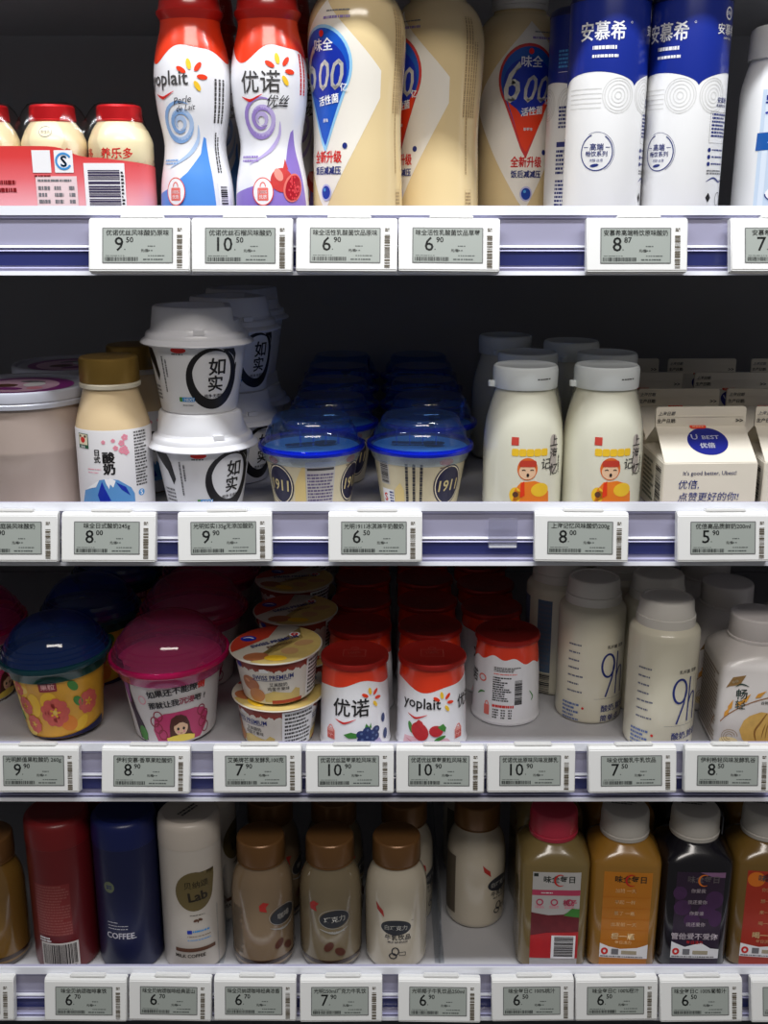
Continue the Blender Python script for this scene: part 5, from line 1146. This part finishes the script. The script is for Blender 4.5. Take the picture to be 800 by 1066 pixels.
def juice(kind):
    r = empty('juice_bottle')
    liq = {'peach': (136, 116, 70), 'orange': (168, 122, 48), 'grape': (20, 18, 26), 'tomato': (128, 98, 44)}[kind]
    body = M('juice_body_' + kind, liq, .2, coat=.55, var=.04, scale=20)
    prof = [(0, .0280, 5), (.0015, .0298, 5.5), (.004, .0308, 6), (.098, .0308, 6), (.102, .0298, 5), (.1085, .0250, 3), (.1125, .0212, 2.2), (.1150, .0196, 2), (.1180, .0192, 2)]
    su, b = lathe('bottle_body', prof[:3] + prof[3:], body, r, 96, 42, ref=.0308)
    cm = M('rose_pink_cap', (196, 52, 76), .32, coat=.2) if kind == 'peach' else M('pearl_white_cap', (206, 202, 194), .34, coat=.1)
    cs, co = lathe('cap', [(.1150, .0205), (.1152, .0212), (.1185, .0216), (.1192, .0206), (.1200, .0211), (.1330, .0208), (.1358, .0203), (.1374, .0192), (.1382, .0175), (.1382, 0)], cm, r, 64, 26)
    if kind != 'peach':
        L = Label(Flat((0, 0, .1383), (1, 0, 0), (0, 1, 0))); L.add(fine(-.012, -.003, .010, .004, 2), DGREY, 0, .004, 1, rot=-.15); L.flush('date_print', co, ds=None)
    L = Label(su)
    cols = {'peach': (206, 204, 202), 'orange': (214, 134, 36), 'grape': (52, 34, 58), 'tomato': (190, 56, 34)}
    base = M('label_' + kind, cols[kind], .38, var=.06, scale=50)
    x0, x1, zt = -.0200, .0220, .0840
    L.dy = .010
    L.add(rect(x0, -.009, x1, zt), base, layer=1)
    dk = M('juice_logo_dark', (44, 52, 48), .4)
    L.add(text('味全每日C' if 0 else '味全每日', .0070, .02), dk if kind in ('peach', 'orange') else M('juice_logo_grey', (120, 112, 116), .4), .0030, .0775, 4)
    L.add(ring(.0040, .0765, .0048, .0052, .0002, 60, 300, 20, .0008), RED if kind != 'grape' else ORG, layer=5)
    if kind == 'peach':
        L.add(rect(x0, .0620, x1, .0672), M('rose_band', (200, 70, 104), .4), layer=2); L.add(fine(-.012, .0635, -.002, .0655, 1), WHITE, layer=3); L.add(rect(x0 + .001, .0800, x0 + .005, .0830), dk, layer=3)
        for cx_ in (-.013, -.0005, .0125): L.add(ring(cx_, .0555, .0026, .0026, .0006), M('rose_band'), layer=3); L.add(fine(cx_ - .004, .0495, cx_ + .004, .0525, 2), PINK, layer=3)
        L.add(text('桃子', .0060, .04), M('rose_band'), .0130, .0555, 5)
        L.add(poly([(x0, .0455), (-.005, .0430), (.008, .0440), (.014, .0475), (x1, .0490), (x1, .001), (x0, .001)]), M('plum_fruit_print', (112, 36, 44), .4, var=.35, scale=140), layer=3)
        L.add(poly([(.008, .0430), (.015, .0500), (x1, .0490), (x1, .0410)]), GREEN, layer=4)
        L.add(poly([(x0, .001), (x0, .0230), (-.006, .0260), (x1, .0270), (x1, .001)]), M('bright_red_print', (190, 40, 44), .4, var=.15, scale=90), layer=4)
        L.add(rect(-.0015, .001, .0195, .0235), WHITE, layer=5); L.add(bars(.001, .003, .0175, .0225, 24, True, 17), BLACK, layer=6)
    else:
        tx = M('pale_orange_lettering', (246, 214, 160), .4) if kind in ('orange', 'tomato') else M('pale_violet_lettering', (190, 178, 186), .4)
        lines = {'orange': ['加班 一天', '早起 一杯', '累了 一瓶', '出发前 一天', '橙一瓶'], 'grape': ['你爱我', '我还爱你', '你爱谁', '我还爱你', '管他爱不爱你'], 'tomato': ['你爱我', '想一想', '来一杯', '喝一喝', '喝一瓶']}[kind]
        for k, t in enumerate(lines): L.add(text(t, .0042 if k < 4 else .0068, .03 if k == 4 else .01), tx, -.0005, .0665 - k * .0108 if k < 4 else .0225, 4)
        L.add(text('每日活力', .0036, .01), tx if kind != 'grape' else RED, 0, .0165, 4)
        if kind == 'grape':
            for (cx_, cy_, q) in ((.014, .058, .0085), (.008, .0470, .0075), (-.016, .064, .0065), (-.013, .050, .0075), (.016, .040, .008), (-.004, .038, .007)): L.add(ell(cx_, cy_, min(q, x1 - abs(cx_)), q, 22), M('grape_violet', (78, 46, 88), .35, var=.3, scale=120), layer=2)
            L.add(poly([(x0, .001), (x0, .0170), (-.008, .0120), (.0, .0175 - .003), (.006, .0160), (.014, .0110), (x1, .0100), (x1, .001)]), WHITE, layer=3)
            L.add(poly([(.000, .084), (x1, .084), (x1, .0790), (.010, .0800)]), M('grape_pale', (150, 110, 150), .4), layer=2)
        elif kind == 'orange':
            L.add(poly([(x0, .001), (x0, .0150), (-.012, .0120), (-.002, .0100), (.012, .0115), (x1, .0150), (x1, .001)]), WHITE, layer=3)
            for k in range(5): L.add(rect(x0, .0600 - k * .0105, x1, .0604 - k * .0105), M('orange_line', (206, 118, 24), .4), layer=3)
        else:
            L.add(ell(-.012, .0760, .0075, .0070, 20), ORG, layer=2); L.add(ell(.004, .0780, .0100, .0055, 20), M('label_dark_red', (110, 24, 20), .4), layer=2)
            L.add(poly([(x0, .001), (x0, .0140), (-.004, .0110), (x1, .0140), (x1, .001)]), WHITE, layer=3)
        L.add(ring(-.0155, .0075, .0022, .0024, .0009), RED, layer=5); L.add(rect(-.0095, .0045, -.0035, .0100), GREYP, layer=5); L.add(rect(-.0010, .0050, .0120, .0085), M('pale_tan_panel', (176, 166, 140), .4), layer=5); L.add(fine(-.019, .0015, .018, .0035, 1), GREYP, layer=5)
    L.flush('label', b, ds=.003, dt=None); return r
GM = 'square fruit juice bottles on the lowest shelf'
j1 = put(juice('peach'), .1430, .0470, SURFZ[3], rot=-2); j1.scale = (.955, .955, 1); tag(j1, 'cloudy yellow juice bottle with rose pink cap, front', 'juice bottle', GM)
j2 = put(juice('orange'), .2030, .0470, SURFZ[3], rot=-4); j2.scale = (.955, .955, 1); tag(j2, 'orange juice bottle with white cap and orange label', 'juice bottle', GM)
j3 = put(juice('grape'), .2620, .0470, SURFZ[3], rot=-2); j3.scale = (.955, .955, 1); tag(j3, 'dark purple grape juice bottle with white cap', 'juice bottle', GM)
j4 = put(juice('tomato'), .3225, .0480, SURFZ[3], rot=-5); j4.scale = (.955, .955, 1); tag(j4, 'amber juice bottle with red label, cut off by the right edge', 'juice bottle', GM)
again(j1, .1480, .1170, SURFZ[3], 'pink-capped juice bottle in shadow, second row', rot=5)
again(j2, .2120, .1170, SURFZ[3], 'white-capped orange juice bottle in shadow, second row', rot=5)
again(j3, .2760, .1180, SURFZ[3], 'grape juice bottle in shadow, second row', rot=5)
again(j2, .3400, .1180, SURFZ[3], 'white-capped orange juice bottle in shadow behind the red-labelled one', rot=-5)

bpy.data.objects.remove(_to, do_unlink=True); bpy.data.curves.remove(_tc)
